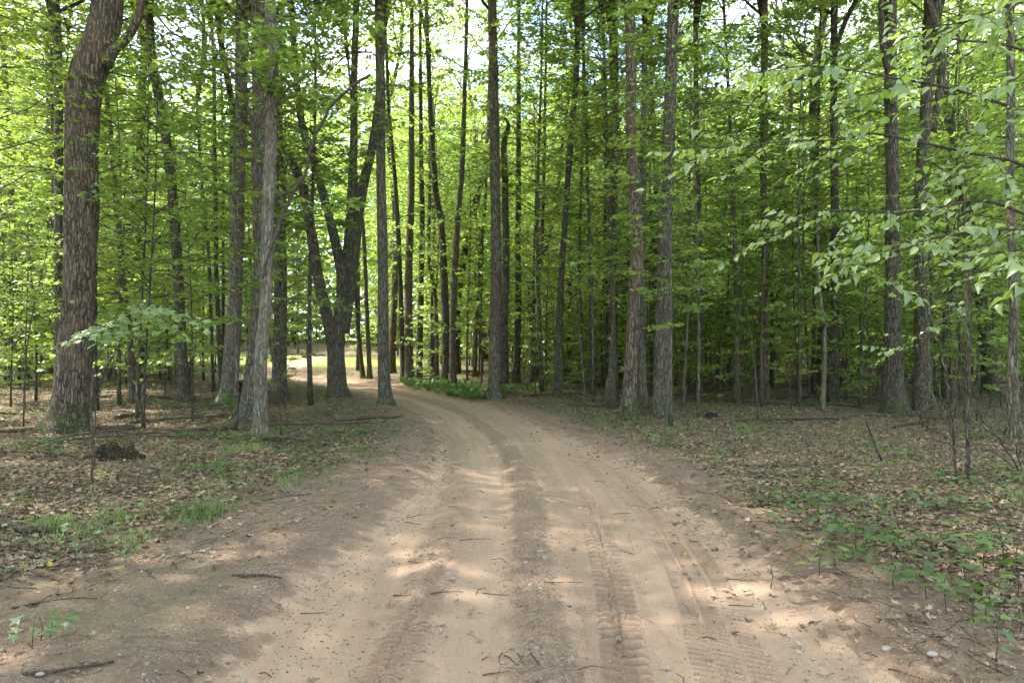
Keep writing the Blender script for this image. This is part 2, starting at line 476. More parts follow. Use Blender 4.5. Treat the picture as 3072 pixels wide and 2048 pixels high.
def height(x, y, treads=False):
    shp = np.shape(x)
    x = np.asarray(x, float).ravel(); y = np.asarray(y, float).ravel()
    d, s, hw = road_rd(x, y)
    ad = np.abs(d)
    off = sstep(-0.15, 0.9, ad - hw)
    z = rise(x, y)
    z += off * (0.07 + 0.16 * (fbm(x * 0.35 + 5, y * 0.35, 3) - 0.4) + 0.05 * (fbm(x * 1.7, y * 1.7, 9) - 0.5) + 0.03 * (vnoise(x * 6, y * 6, 4) - 0.5))
    z += (1 - off) * 0.018 * (fbm(x * 2.3, y * 1.2, 21) - 0.5)
    bank = np.exp(-((ad - hw - 0.25) / 0.3) ** 2) * 0.05 * (0.4 + vnoise(s * 0.7, np.sign(d), 8))
    z += bank
    inside = 1 - off
    for c, wd, dep in ((-1.05, 0.30, 0.03), (-0.25, 0.25, 0.022), (0.62, 0.22, 0.02), (1.15, 0.35, 0.018)):
        z -= inside * dep * np.exp(-((d - c) / wd) ** 2)
    z += inside * 0.025 * np.exp(-((d + 0.68) / 0.14) ** 2) + inside * 0.03 * np.exp(-((d - 0.0 - 0.02 * np.sin(s)) / 0.16) ** 2)
    if treads:
        m = (y > 2.0) & (y < 11.5) & (np.abs(x) < 3)
        xm, ym = x[m], y[m]
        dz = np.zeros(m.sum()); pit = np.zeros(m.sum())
        wob = fbm(xm * 3, ym * 3, 31)
        rag = 0.35 * (vnoise(xm * 26, ym * 26, 33) - 0.5) + 0.25 * (vnoise(xm * 60, ym * 60, 34) - 0.5)
        brk = sstep(0.22, 0.50, fbm(xm * 2.1 + 4, ym * 1.4, 35)) * 0.75 + 0.25
        # chunky off-road tread
        dd, ss = near_line(xm, ym, *T1)
        a = np.abs(dd); k = (1 - sstep(0.105, 0.13, a)) * sstep(8.3, 6.4, ym)
        ph = ss / 0.088 + np.where(dd > 0, 0.5, 0) + a * 4.0 + rag * 0.5
        lug = brk * sstep(0.0, 0.35, np.sin(2 * math.pi * ph) + rag) * (1 - 0.5 * np.exp(-(a / 0.012) ** 2))
        ph2 = ss / 0.088 + 0.25 + dd * 5
        lug2 = sstep(0.1, 0.6, np.sin(2 * math.pi * ph2)) * np.exp(-((a - 0.045) / 0.02) ** 2)
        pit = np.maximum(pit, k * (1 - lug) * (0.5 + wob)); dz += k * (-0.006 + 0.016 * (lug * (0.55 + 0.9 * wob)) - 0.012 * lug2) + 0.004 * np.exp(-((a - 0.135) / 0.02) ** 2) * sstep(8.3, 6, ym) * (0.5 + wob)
        # fine ribbed tread, three bands
        dd, ss = near_line(xm, ym, *T2)
        for c, wd in ((-0.16, 0.055), (-0.03, 0.06), (0.12, 0.065)):
            e = np.abs(dd - c); k = (1 - sstep(wd * 0.8, wd, e)) * sstep(10.5, 8.0, ym)
            lug = brk * sstep(-0.2, 0.2, np.sin(2 * math.pi * (ss / 0.055 + (dd - c) * 6 + rag * 0.3)) + rag)
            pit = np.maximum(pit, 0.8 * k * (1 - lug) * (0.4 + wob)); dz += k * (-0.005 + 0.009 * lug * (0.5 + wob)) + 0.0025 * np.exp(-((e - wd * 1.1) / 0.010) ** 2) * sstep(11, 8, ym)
        dd, ss = near_line(xm, ym, *T3)
        a = np.abs(dd); k = (1 - sstep(0.09, 0.11, a)) * sstep(7, 4.6, ym)
        lug = brk * sstep(-0.1, 0.3, np.sin(2 * math.pi * (ss / 0.06 - a * 5 + rag * 0.4)) + rag) * (0.3 + wob)
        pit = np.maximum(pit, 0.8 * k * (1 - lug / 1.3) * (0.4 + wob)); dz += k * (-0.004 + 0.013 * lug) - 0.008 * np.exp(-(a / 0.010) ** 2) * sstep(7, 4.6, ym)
        dd, ss = near_line(xm, ym, *T4)
        a = np.abs(dd); k = (1 - sstep(0.045, 0.06, a)) * sstep(6.4, 4.4, ym)
        dz += k * (-0.003 + 0.007 * sstep(-0.2, 0.3, np.sin(2 * math.pi * (ss / 0.05 + dd * 4))))
        # loose crumbs on the strips between the wheel lines
        dm = d[m]
        loose = np.exp(-((dm - 0.0) / 0.2) ** 2) + 0.8 * np.exp(-((dm + 0.72) / 0.13) ** 2) + sstep(1.35, 1.8, np.abs(dm))
        dz += np.clip(loose, 0, 1) * (0.012 * (vnoise(xm * 42, ym * 42, 61) - 0.45) + 0.01 * (vnoise(xm * 19, ym * 19, 62) - 0.5))
        z[m] += dz * 2.4
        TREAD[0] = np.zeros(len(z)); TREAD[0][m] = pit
    return z.reshape(shp)
def h1(x, y): return float(height(np.array([x]), np.array([y]))[0])
def gp(px, py):
    """where the sight line through this spot of the photograph meets the ground"""
    Y = CAM_H * F / (py - 1024.0)
    for _ in range(8):
        X = (px - 1536) / F * Y
        Y = 0.5 * Y + 0.5 * (CAM_H - h1(X, Y)) * F / (py - 1024.0)
    X = (px - 1536) / F * Y
    return X, Y, h1(X, Y)
def at(px, py, Y): return np.array([(px - 1536) / F * Y, Y, CAM_H - (py - 1024) / F * Y])

def steps(*segs):
    out = [segs[0][0]]
    for a, b, d in segs:
        n = max(1, int(round((b - a) / d)))
        out += list(np.linspace(a, b, n + 1)[1:])
    return np.array(out)
gx = steps((-400, -100, 30), (-100, -36, 6), (-36, -12, 0.8), (-12, -4, 0.16), (-4, -1.5, 0.05), (-1.5, 0.2, 0.018), (0.2, 1.65, 0.011), (1.65, 2.1, 0.02), (2.1, 4.6, 0.05), (4.6, 12, 0.16), (12, 36, 0.8), (36, 100, 6), (100, 400, 30))
gy = steps((-60, -6, 3), (-6, 2.3, 0.25), (2.3, 5.6, 0.012), (5.6, 9, 0.022), (9, 14, 0.06), (14, 24, 0.15), (24, 44, 0.5), (44, 90, 2), (90, 400, 25))
GX, GY = np.meshgrid(gx, gy)
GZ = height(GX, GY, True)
nx, ny = len(gx), len(gy)
ii, jj = np.meshgrid(np.arange(nx - 1), np.arange(ny - 1))
q = np.stack([jj * nx + ii, jj * nx + ii + 1, (jj + 1) * nx + ii + 1, (jj + 1) * nx + ii], -1).reshape(-1, 4)
fd, fs, fhw = road_rd(GX, GY)
rd = np.abs(fd) - fhw

def ground_mat():
    m, t, nn, ll = newmat('forest_ground')
    tc = nn('ShaderNodeTexCoord'); P = tc.outputs['Object']
    def att(n):
        a = nn('ShaderNodeAttribute'); a.attribute_name = n; return a.outputs['Fac']
    rdv, dv, sv, clr, ltv = att('edge'), att('across'), att('along'), att('open'), att('litter')
    n_big = N_noise(nn, ll, P, 0.9, 4)
    n_mid = N_noise(nn, ll, P, 5.0, 5, 0.6)
    n_fine = N_noise(nn, ll, P, 55.0, 4, 0.7)
    n_grit = N_noise(nn, ll, P, 190.0, 2, 0.7)
    # road coordinates for streaks along the wheels
    cx = nn('ShaderNodeCombineXYZ')
    ll(N_math(nn, ll, 'MULTIPLY', dv, 7.0), cx.inputs[0]); ll(N_math(nn, ll, 'MULTIPLY', sv, 0.45), cx.inputs[1])
    streak = N_noise(nn, ll, cx.outputs[0], 1.0, 5, 0.6)
    sand = N_ramp(nn, ll, streak, [(0.30, (0.335, 0.229, 0.154)), (0.5, (0.395, 0.279, 0.194)), (0.68, (0.44, 0.318, 0.226))])
    sand = N_mix(nn, ll, N_ramp(nn, ll, n_grit, [(0.40, 0.75), (0.52, 0.0)]), sand, (0.24, 0.155, 0.10))
    sand = N_mix(nn, ll, N_ramp(nn, ll, n_fine, [(0.38, 0.6), (0.48, 0.0)]), sand, (0.30, 0.20, 0.13))
    # loose gravelly soil
    vo = nn('ShaderNodeTexVoronoi'); vo.inputs['Scale'].default_value = 95; ll(P, vo.inputs['Vector'])
    grav = N_ramp(nn, ll, n_fine, [(0.30, (0.155, 0.10, 0.066)), (0.47, (0.30, 0.20, 0.138)), (0.66, (0.44, 0.315, 0.23))])
    grav = N_mix(nn, ll, N_ramp(nn, ll, vo.outputs['Distance'], [(0.1, 0.3), (0.35, 0.0)]), grav, (0.45, 0.36, 0.27))
    def band(c, wd, jit=0.5):
        e = N_math(nn, ll, 'ABSOLUTE', N_math(nn, ll, 'SUBTRACT', dv, c))
        e = N_math(nn, ll, 'DIVIDE', e, wd)
        e = N_math(nn, ll, 'ADD', e, N_math(nn, ll, 'MULTIPLY_ADD', n_mid, jit * 2, -jit))
        return N_ramp(nn, ll, e, [(0.55, 1.0), (1.0, 0.0)])
    b = N_math(nn, ll, 'MAXIMUM', N_math(nn, ll, 'MULTIPLY', band(0.02, 0.19, 0.8), 0.8), N_math(nn, ll, 'MULTIPLY', band(-0.72, 0.2, 0.9), 0.42))
    b = N_math(nn, ll, 'MAXIMUM', b, N_math(nn, ll, 'MULTIPLY', band(0.36, 0.16, 0.9), 0.35))
    grav = N_mix(nn, ll, N_ramp(nn, ll, n_grit, [(0.36, 0.7), (0.55, 0.0)]), grav, (0.12, 0.08, 0.052))
    grav = N_mix(nn, ll, N_ramp(nn, ll, n_mid, [(0.40, 0.5), (0.6, 0.0)]), grav, (0.22, 0.165, 0.11))
    grav = N_mix(nn, ll, N_math(nn, ll, 'MULTIPLY', N_ramp(nn, ll, n_big, [(0.45, 0.0), (0.6, 0.55)]), N_ramp(nn, ll, rdv, [(0.2, 0.0), (0.8, 1.0)])), grav, (0.16, 0.155, 0.085))
    # road shoulder: sand fades to loose soil, then to litter
    ed = N_math(nn, ll, 'ADD', rdv, N_math(nn, ll, 'MULTIPLY_ADD', n_mid, 0.9, -0.45))
    ed = N_math(nn, ll, 'ADD', ed, N_math(nn, ll, 'MULTIPLY_ADD', n_fine, 0.5, -0.25))
    toloose = N_ramp(nn, ll, ed, [(0.0, 0.0), (0.22, 1.0)])
    c = N_mix(nn, ll, N_math(nn, ll, 'MAXIMUM', b, toloose), sand, grav)
    # shade in the tyre tread pits, painted in as a darker soil colour
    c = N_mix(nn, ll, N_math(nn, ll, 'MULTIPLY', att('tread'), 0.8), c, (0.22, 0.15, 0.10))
    # forest floor under the litter
    v2 = nn('ShaderNodeTexVoronoi'); v2.inputs['Scale'].default_value = 27; v2.inputs['Randomness'].default_value = 1.0
    wv = nn('ShaderNodeVectorMath'); wv.operation = 'ADD'
    nz_ = nn('ShaderNodeTexNoise'); nz_.inputs['Scale'].default_value = 9; ll(P, nz_.inputs['Vector'])
    sc2 = nn('ShaderNodeVectorMath'); sc2.operation = 'SCALE'; sc2.inputs['Scale'].default_value = 0.25; ll(nz_.outputs['Color'], sc2.inputs[0])
    ll(P, wv.inputs[0]); ll(sc2.outputs[0], wv.inputs[1]); ll(wv.outputs[0], v2.inputs['Vector'])
    sep = nn('ShaderNodeSeparateColor'); ll(v2.outputs['Color'], sep.inputs[0])
    floor = N_ramp(nn, ll, sep.outputs[0], [(0.0, (0.08, 0.057, 0.038)), (0.4, (0.185, 0.133, 0.087)), (0.75, (0.29, 0.215, 0.145)), (1.0, (0.39, 0.30, 0.21))])
    floor = N_mix(nn, ll, N_ramp(nn, ll, n_fine, [(0.35, 0.6), (0.6, 0.0)]), floor, (0.05, 0.034, 0.023))
    green = N_ramp(nn, ll, n_big, [(0.50, 0.0), (0.62, 0.7)])
    green = N_math(nn, ll, 'MULTIPLY', green, N_ramp(nn, ll, n_mid, [(0.42, 0.0), (0.6, 1.0)]))
    floor = N_mix(nn, ll, green, floor, (0.07, 0.095, 0.03))
    ed2 = N_math(nn, ll, 'ADD', N_math(nn, ll, 'SUBTRACT', ed, rdv), ltv)
    tol = N_ramp(nn, ll, N_math(nn, ll, 'MULTIPLY', ed2, 0.6), [(0.3, 0.0), (0.75, 1.0)])
    c = N_mix(nn, ll, tol, c, floor)
    c = N_mix(nn, ll, N_math(nn, ll, 'MULTIPLY', clr, N_ramp(nn, ll, ed, [(0.0, 0.0), (0.4, 1.0)])), c,
              N_mix(nn, ll, n_mid, (0.16, 0.20, 0.045), (0.30, 0.30, 0.11)))
    bs = nn('ShaderNodeBsdfPrincipled'); ll(c, bs.inputs['Base Color']); bs.inputs['Roughness'].default_value = 0.95
    bs.inputs['Specular IOR Level'].default_value = 0.15
    rough = N_math(nn, ll, 'MAXIMUM', b, toloose)
    hgt = N_math(nn, ll, 'ADD', N_math(nn, ll, 'MULTIPLY', n_fine, N_math(nn, ll, 'MULTIPLY_ADD', rough, 0.9, 0.12)), N_math(nn, ll, 'MULTIPLY', n_grit, N_math(nn, ll, 'MULTIPLY_ADD', rough, 0.35, 0.08)))
    hgt = N_math(nn, ll, 'ADD', hgt, N_math(nn, ll, 'MULTIPLY', N_math(nn, ll, 'MULTIPLY', sep.outputs[1], tol), 0.6))
    hgt = N_math(nn, ll, 'ADD', hgt, N_math(nn, ll, 'MULTIPLY', streak, 0.3))
    bp = nn('ShaderNodeBump'); bp.inputs['Strength'].default_value = 0.9; bp.inputs['Distance'].default_value = 0.022
    ll(hgt, bp.inputs['Height']); ll(bp.outputs[0], bs.inputs['Normal'])
    o = nn('ShaderNodeOutputMaterial'); ll(bs.outputs[0], o.inputs['Surface'])
    return m
M['ground'] = ground_mat()
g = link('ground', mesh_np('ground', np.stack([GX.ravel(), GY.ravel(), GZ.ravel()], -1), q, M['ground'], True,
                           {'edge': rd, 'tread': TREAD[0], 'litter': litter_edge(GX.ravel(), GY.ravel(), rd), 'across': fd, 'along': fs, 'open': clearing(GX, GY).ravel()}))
tag(g, kind='structure')

# ------------------------------------------------------------------ wood and foliage generators
def rand_up(n, spread, rs):
    a = rs.normal(0, spread, (n, 3)); a[:, 2] = 1
    return a / np.linalg.norm(a, axis=1)[:, None]

def spray(wood, LP, LD, LS, p0, az, el, length, rs, rad, ntw, lpt, lsize, droop=0.35, twk=3):
    """one bough with a flat fan of twigs and leaves"""
    n = 7
    t = np.linspace(0, 1, n)
    dirh = np.array([math.cos(az), math.sin(az), 0.0])
    side = np.array([-math.sin(az), math.cos(az), 0.0])
    bend = rs.normal(0, 0.12)
    P = p0 + np.outer(t, dirh) * length * math.cos(el) + np.outer(t ** 2, side) * bend * length
    P[:, 2] += length * (math.sin(el) * t - droop * t ** 2 * 0.6)
    P += np.vstack([[0, 0, 0], rs.normal(0, 0.015 * length, (n - 1, 3))])
    wood.append((P, np.linspace(rad, rad * 0.25, n), 4))
    for k in range(ntw):
        f = 0.25 + 0.75 * (k + rs.rand()) / ntw
        q0 = np.array([np.interp(f, t, P[:, i]) for i in range(3)])
        s = 1 if k % 2 else -1
        a2 = az + s * (0.9 - 0.5 * f + rs.normal(0, 0.15))
        ln = length * (0.5 * (1.15 - f)) * rs.uniform(0.7, 1.2) + 0.12
        d2 = np.array([math.cos(a2), math.sin(a2), rs.normal(0.0, 0.12)])
        e = q0 + d2 * ln
        if twk: wood.append((np.array([q0, q0 * 0.5 + e * 0.5 + [0, 0, 0.02], e - [0, 0, 0.05 * ln]]), np.array([rad * 0.3, rad * 0.2, rad * 0.12]), 3))
        m = max(2, int(lpt * (0.6 + 0.6 * ln / (0.4 * length + 0.1))))
        ts = rs.rand(m) ** 0.8
        base = q0 + np.outer(ts, e - q0) + rs.normal(0, 0.5 * lsize, (m, 3)) * [1, 1, 0.35]
        la = a2 + np.where(rs.rand(m) < 0.5, 1, -1) * rs.uniform(0.2, 1.3, m)
        LP.append(base); LD.append(np.stack([np.cos(la), np.sin(la), rs.normal(-0.28, 0.3, m)], -1)); LS.append(lsize * rs.uniform(0.65, 1.2, m))

def wood_mesh(name, wood, mat):
    b = MB()
    for P, r, k in wood: b.tube(P, r, k)
    return b.mesh(name, mat, True)

def stem_path(H, rs, lean=0.03, wig=0.05, n=12):
    t = np.linspace(0, 1, n)
    ph = rs.uniform(0, 6.28, 4)
    a = rs.uniform(0, 6.28)
    x = lean * H * math.cos(a) * t ** 1.3 + wig * (np.sin(3 * t * 2 + ph[0]) - math.sin(ph[0])) * (H / 8)
    y = lean * H * math.sin(a) * t ** 1.3 + wig * (np.sin(2.3 * t * 2 + ph[1]) - math.sin(ph[1])) * (H / 8)
    return np.stack([x, y, t * H - 0.1 * (t == 0)], -1)

def make_young(seed, H, r0, nb, zfrac, blen, ntw, lpt, lsize, tpl, mat, bark, k=6, lean=0.03):
    rs = np.random.RandomState(seed)
    P = stem_path(H, rs, lean)
    rad = r0 * (1 - 0.85 * np.linspace(0, 1, len(P))) + 0.003
    rad[0] *= 1.4
    wood = [(P, rad, k)]
    LP, LD, LS = [], [], []
    tz = np.linspace(0, 1, len(P))
    az = rs.uniform(0, 6.28)
    for i in range(nb):
        f = zfrac + (0.985 - zfrac) * ((i + rs.rand() * 0.9) / nb)
        p0 = np.array([np.interp(f, tz, P[:, j]) for j in range(3)])
        az += 2.4 + rs.normal(0, 0.4)
        prof = math.sin(math.pi * min(1, 0.18 + 0.82 * (1 - (f - zfrac) / (1 - zfrac))) ** 1.0) * 0.6 + 0.45
        spray(wood, LP, LD, LS, p0, az, rs.uniform(0.15, 0.75), blen * prof * rs.uniform(0.6, 1.25), rs, 0.010 + r0 * 0.12, ntw, lpt, lsize)
    LP, LD, LS = np.vstack(LP), np.vstack(LD), np.concatenate(LS)
    n = len(LP)
    clump = fbm(LP[:, 0] * 1.1 + 9, LP[:, 2] * 1.1 + LP[:, 1], seed)
    tone = np.clip(0.5 + (clump - 0.5) * 0.9 + rs.normal(0, 0.16, n), 0, 1)
    return (wood_mesh('young_trunk', wood, bark), leaves_mesh('young_crown', LP, LD, rand_up(n, 0.42, rs), LS, tpl, mat, tone))

def make_canopy(seed, Hc, rad_c, nl, ntw, lpt, lsize, r0=0.16):
    """crown that starts at the origin and rises Hc: limbs, twigs, leaves"""
    rs = np.random.RandomState(seed)
    P = stem_path(Hc, rs, 0.05, 0.3, 9); P[0] = (0, 0, 0)
    wood = [(P, np.linspace(r0, 0.02, len(P)), 7)]
    LP, LD, LS = [], [], []
    tz = np.linspace(0, 1, len(P)); az = rs.uniform(0, 6.28)
    P[1:, :] = P[1:, :]
    for i in range(nl):
        f = 0.02 + 0.93 * (i + rs.rand() * 0.7) / nl
        p0 = np.array([np.interp(f, tz, P[:, j]) for j in range(3)])
        az += 2.4 + rs.normal(0, 0.3)
        ln = rad_c * (0.55 + 0.6 * math.sin(math.pi * min(0.95, f + 0.12))) * rs.uniform(0.7, 1.15)
        el = rs.uniform(0.5, 1.0)
        t = np.linspace(0, 1, 6)
        d = np.array([math.cos(az), math.sin(az), 0])
        B = p0 + np.outer(t, d) * ln * math.cos(el * 0.8)
        B[:, 2] += ln * math.sin(el) * (t - 0.25 * t ** 2)
        B += np.vstack([[0, 0, 0], rs.normal(0, 0.03 * ln, (5, 3))])
        wood.append((B, np.linspace(r0 * 0.42 * (1 - 0.6 * f), 0.012, 6), 5))
        for k in range(7):
            g_ = 0.25 + 0.75 * (k + rs.rand()) / 7
            q0 = np.array([np.interp(g_, t, B[:, j]) for j in range(3)])
            spray(wood, LP, LD, LS, q0, az + (1 if k % 2 else -1) * rs.uniform(0.3, 1.2), rs.uniform(-0.1, 0.6), ln * rs.uniform(0.28, 0.5), rs, 0.014, ntw, lpt, lsize, 0.3, 0)
    LP, LD, LS = np.vstack(LP), np.vstack(LD), np.concatenate(LS)
    n = len(LP)
    clump = fbm(LP[:, 0] * 0.6 + 9, LP[:, 2] * 0.6 + LP[:, 1] * 0.6, seed)
    tone = np.clip(0.5 + (clump - 0.5) * 1.0 + rs.normal(0, 0.14, n), 0, 1)
    thin = [(P_, r_ * (0.5 if k_ == 7 else 0.7), k_) for P_, r_, k_ in wood]
    return wood_mesh('canopy_limb', wood, M['bark']), wood_mesh('canopy_limb_thin', thin, M['bark_dark']), leaves_mesh('canopy_crown', LP, LD, rand_up(n, 0.5, rs), LS, RHOMB, M['canopy'], tone)

CANOPY = [make_canopy(100 + i, *p) for i, p in enumerate([(10, 4.6, 16, 7, 9, 0.13), (8.5, 4.2, 15, 7, 9, 0.13), (12, 5.0, 18, 7, 9, 0.14), (9.5, 3.9, 15, 7, 9, 0.13)])]
YN = [make_young(200 + i, *p) for i, p in enumerate([      # near kinds, lobed leaves
    (6.5, 0.026, 26, 0.22, 1.5, 7, 8, 0.105, MAPLE, M['leaf'], M['bark_dark']),
    (9.0, 0.038, 34, 0.22, 1.8, 7, 9, 0.105, MAPLE, M['leaf'], M['bark']),
    (4.2, 0.016, 18, 0.22, 1.1, 6, 7, 0.100, MAPLE, M['leaf'], M['bark_dark']),
    (8.0, 0.033, 30, 0.30, 1.7, 7, 8, 0.100, MAPLE, M['leaf'], M['bark']),
    (2.6, 0.010, 11, 0.25, 0.8, 5, 6, 0.095, MAPLE, M['leaf'], M['bark_dark'])])]
YF = [make_young(230 + i, *p) for i, p in enumerate([      # farther kinds, simple leaves
    (9.5, 0.055, 34, 0.18, 2.0, 7, 11, 0.135, RHOMB, M['leaf'], M['bark_dark']),
    (12.0, 0.075, 44, 0.20, 2.2, 7, 11, 0.135, RHOMB, M['leaf'], M['bark']),
    (7.0, 0.04, 28, 0.15, 1.7, 7, 10, 0.13, RHOMB, M['leaf'], M['bark_dark']),
    (4.5, 0.025, 20, 0.12, 1.3, 6, 10, 0.12, RHOMB, M['leaf'], M['bark_dark'])])]

YT = [make_young(260 + i, *p) for i, p in enumerate([      # taller shade grown maples, leafy most of the way up
    (15.0, 0.09, 70, 0.14, 2.7, 8, 17, 0.13, RHOMB, M['leaf'], M['bark']),
    (12.5, 0.075, 60, 0.12, 2.5, 8, 17, 0.13, RHOMB, M['leaf'], M['bark_dark']),
    (18.0, 0.11, 78, 0.22, 3.1, 8, 17, 0.14, RHOMB, M['canopy'], M['bark'])])]

# ------------------------------------------------------------------ trees one can pick out
USED = []          # (x, y, clearance)
def trunk_mesh(name, P, rad, mat, k=20, n=10, seed=0, lump=0.06, flare=1.0, furrow=0.0):
    """P: local points along the stem, rad: radius at each"""
    Pd = catmull(np.column_stack([P, rad]), n)
    C, r = Pd[:, :3], np.maximum(Pd[:, 3], 0.01)
    th = np.arange(k) * 2 * math.pi / k
    z = C[:, 2][:, None]
    a1 = vnoise(np.cos(th)[None] * 1.6 + 7 + z * 0.9, np.sin(th)[None] * 1.6 + z * 1.1 + seed, seed)
    a2 = vnoise(th[None] * 5 + z * 0.5, z * 3.5 + seed, seed + 5)
    rr = r[:, None] * (1 + lump * 2 * (a1 - 0.5) + lump * 0.8 * (a2 - 0.5))
    if furrow:
        a3 = vnoise(np.repeat(th[None] * 12, len(C), 0) + a1, z * 2.5 + 0 * th[None], seed + 8)
        rr *= 1 + furrow * (a3 - 0.5)
    lobes = 0.5 + 0.5 * np.cos(th * 4 + seed) * np.cos(th * 1.0 + seed * 2)
    rr *= 1 + flare * (0.75 * np.exp(-np.maximum(z, 0) / 0.16) * lobes[None] + 0.22 * np.exp(-np.maximum(z, 0) / 0.45))
    V, Fq, Ft = tube(C, rr, k)
    return mesh_np(name, V, [Fq, Ft], mat, True)

def add_shoot(o, p0, rs, ln, el, rad=0.014, ls=0.105):
    wd_, LP, LD, LS = [], [], [], []
    spray(wd_, LP, LD, LS, p0, rs.uniform(0, 6.28), el, ln, rs, rad, 6, 8, ls)
    LP, LD, LS = np.vstack(LP), np.vstack(LD), np.concatenate(LS)
    sb = link('shoot', wood_mesh('shoot', wd_, M['bark_dark']), o)
    link('foliage', leaves_mesh('foliage', LP, LD, rand_up(len(LP), 0.42, rs), LS, MAPLE, M['leaf'], np.clip(rs.normal(0.5, 0.2, len(LP)), 0, 1)), sb)
SHORT = {3: 'massive old maple', 4: 'slim leaning maple', 5: 'sunlit smooth trunk', 6: 'hollow based maple', 7: 'pale mottled trunk', 8: 'straight olive trunk', 9: 'many stemmed maple', 10: 'grey bend maple',
         11: 'trunk by the ferns', 14: 'shaggy brown maple', 16: 'grey green maple', 18: 'right leaning trunk', 19: 'thin straight trunk', 21: 'pale cream birch', 22: 'forked top trunk', 23: 'stoutest right trunk', 24: 'buff footed trunk', 26: 'spotted edge trunk', 27: 'slender edge trunk', 20: 'snag like trunk', 31: 'dark hidden trunk'}
HERO = []
def beside(x, y):
    u = x / y
    k, hu, hy = min(((k, hu, hy) for k, hu, hy in HERO if hy <= y + 6), key=lambda t: abs(t[1] - u), default=(3, -0.6, 11))
    dp = 'beside' if y < hy + 3 else 'just behind' if y < hy + 9 else 'behind' if y < hy + 22 else 'far behind' if y < hy + 40 else 'very far behind'
    return '%s and %s of the %s' % (dp, 'left' if u < hu else 'right', SHORT[k])
def hero(name, path, wpx, label, cat='tree', bark='bark', H=None, crown=True, k=18, stems=(), seed=None, lump=0.06, depth=None, group=None, flare=1.0, furrow=0.0, shoots=9):
    """path: photograph spots up the trunk, base first; wpx: widths in photograph pixels"""
    seed = seed if seed is not None else len(USED) + 1
    rs = np.random.RandomState(seed + 900)
    X, Y, Z = gp(*path[0])
    if depth: Y = depth; X = (path[0][0] - 1536) / F * Y; Z = h1(X, Y)
    o = empty(name, (X, Y, Z), 0)
    USED.append((X, Y, 0.6))
    if seed in SHORT: HERO.append((seed, X / Y, Y))
    org = np.array([X, Y, Z])
    wobble = rs.normal(0, 0.15, len(path))
    pts = np.array([at(px, py, Y) for px, py in path]) - org
    pts[0] = (pts[0][0], 0, -0.15)
    pts[:, 1] += np.cumsum(wobble) * 0.4 * (np.arange(len(path)) > 0)
    w_ = np.interp(np.linspace(0, 1, len(path)), np.linspace(0, 1, len(wpx)), wpx) * Y / F * 0.5 * 0.86
    if H and H > pts[-1, 2]:
        top = pts[-1]
        drift = (pts[-1] - pts[-2]) / max(0.5, pts[-1, 2] - pts[-2, 2])
        dz = H - top[2]
        pts = np.vstack([pts, top + np.array([drift[0] * 0.4 * dz * 0.5, 0, dz * 0.5]), top + np.array([drift[0] * 0.5 * dz, 0, dz])])
        if not crown:
            drift = drift * 0.6; dz = 20 - top[2]
            pts[-2:] = [top + np.array([drift[0] * dz * 0.3, 0, dz * 0.5]), top + np.array([drift[0] * 0.5 * dz, 0, dz])]
        w_ = np.concatenate([w_, [w_[-1] * 0.85, w_[-1] * 0.7] if crown else [w_[-1] * 0.6, w_[-1] * 0.15]])
    link('trunk', trunk_mesh('trunk', pts, w_, M[bark], k, 10, seed, lump, flare, furrow), o)
    for sp, sw in stems:          # a second stem or limb: photograph spots and widths
        q_ = np.array([at(px, py, Y) for px, py in sp]) - org
        q_[:, 1] += np.linspace(0, rs.normal(0, 0.8), len(q_))
        sw_ = np.interp(np.linspace(0, 1, len(sp)), np.linspace(0, 1, len(sw)), sw) * Y / F * 0.5
        link('limb', trunk_mesh('limb', q_, sw_, M[bark], 12, 8, seed + 3, lump, 0.0), o)
    if shoots:
        zs = pts[:, 2]
        for q in range(shoots):
            zz = rs.uniform(0.22, 0.98) * min(zs[-1], 0.56 * Y + 2.5)
            if zz < 1.6: continue
            p0 = np.array([np.interp(zz, zs, pts[:, j]) for j in range(3)])
            add_shoot(o, p0, rs, rs.uniform(0.9, 2.3), rs.uniform(0.0, 0.7))
    if crown:
        ci = seed % len(CANOPY)
        for nm, me in (('bough', CANOPY[ci][0 if w_[-1] > 0.10 else 1]), ('crown', CANOPY[ci][2])):
            c = link(nm, me, o)
            zc = min(pts[-1, 2], max(4.5, 0.47 * Y + 1.3)) if Y > 13 else pts[-1, 2]
            c.location = [np.interp(zc, pts[:, 2], pts[:, j]) for j in range(3)]
            c.rotation_euler = (0, 0, rs.uniform(0, 6.28))
            s = rs.uniform(0.85, 1.1); c.scale = (s, s, s)
    tag(o, label, cat, group)
    return o
def D(*a): return [(x * 1.306, y * 1.306) for x, y in a]       # spots read off a 2352 wide view

hero('maple_tree', D((148, 990), (150, 940), (160, 850), (175, 700), (182, 500), (181, 330), (190, 210), (205, 140), (224, 70), (232, 0)),
     (118, 112, 106, 102, 104, 98, 110, 116, 104, 96), 'massive old maple with a bulging crooked trunk and mossy roots at the left', bark='bark_warm', H=10.5, k=64, seed=3, lump=0.09, furrow=0.10, flare=0.85,
     stems=[(D((240, 150), (262, 115), (295, 85), (318, 40), (330, -20)), (40, 30, 26, 22, 20))])
hero('maple_tree', D((428, 922), (418, 800), (410, 650), (398, 480), (378, 300), (352, 150), (340, 40)), (42, 34, 32, 28), 'slim maple leaning left with a mossy foot, next right of the massive old maple', H=10, seed=4)
hero('maple_tree', D((522, 930), (534, 800), (542, 650), (547, 450), (551, 250), (553, 0)), (58, 50, 44, 40), 'smooth trunk with a sunlit pinkish left side, left of the rotten based maple', bark='bark_pale', H=11, seed=5)
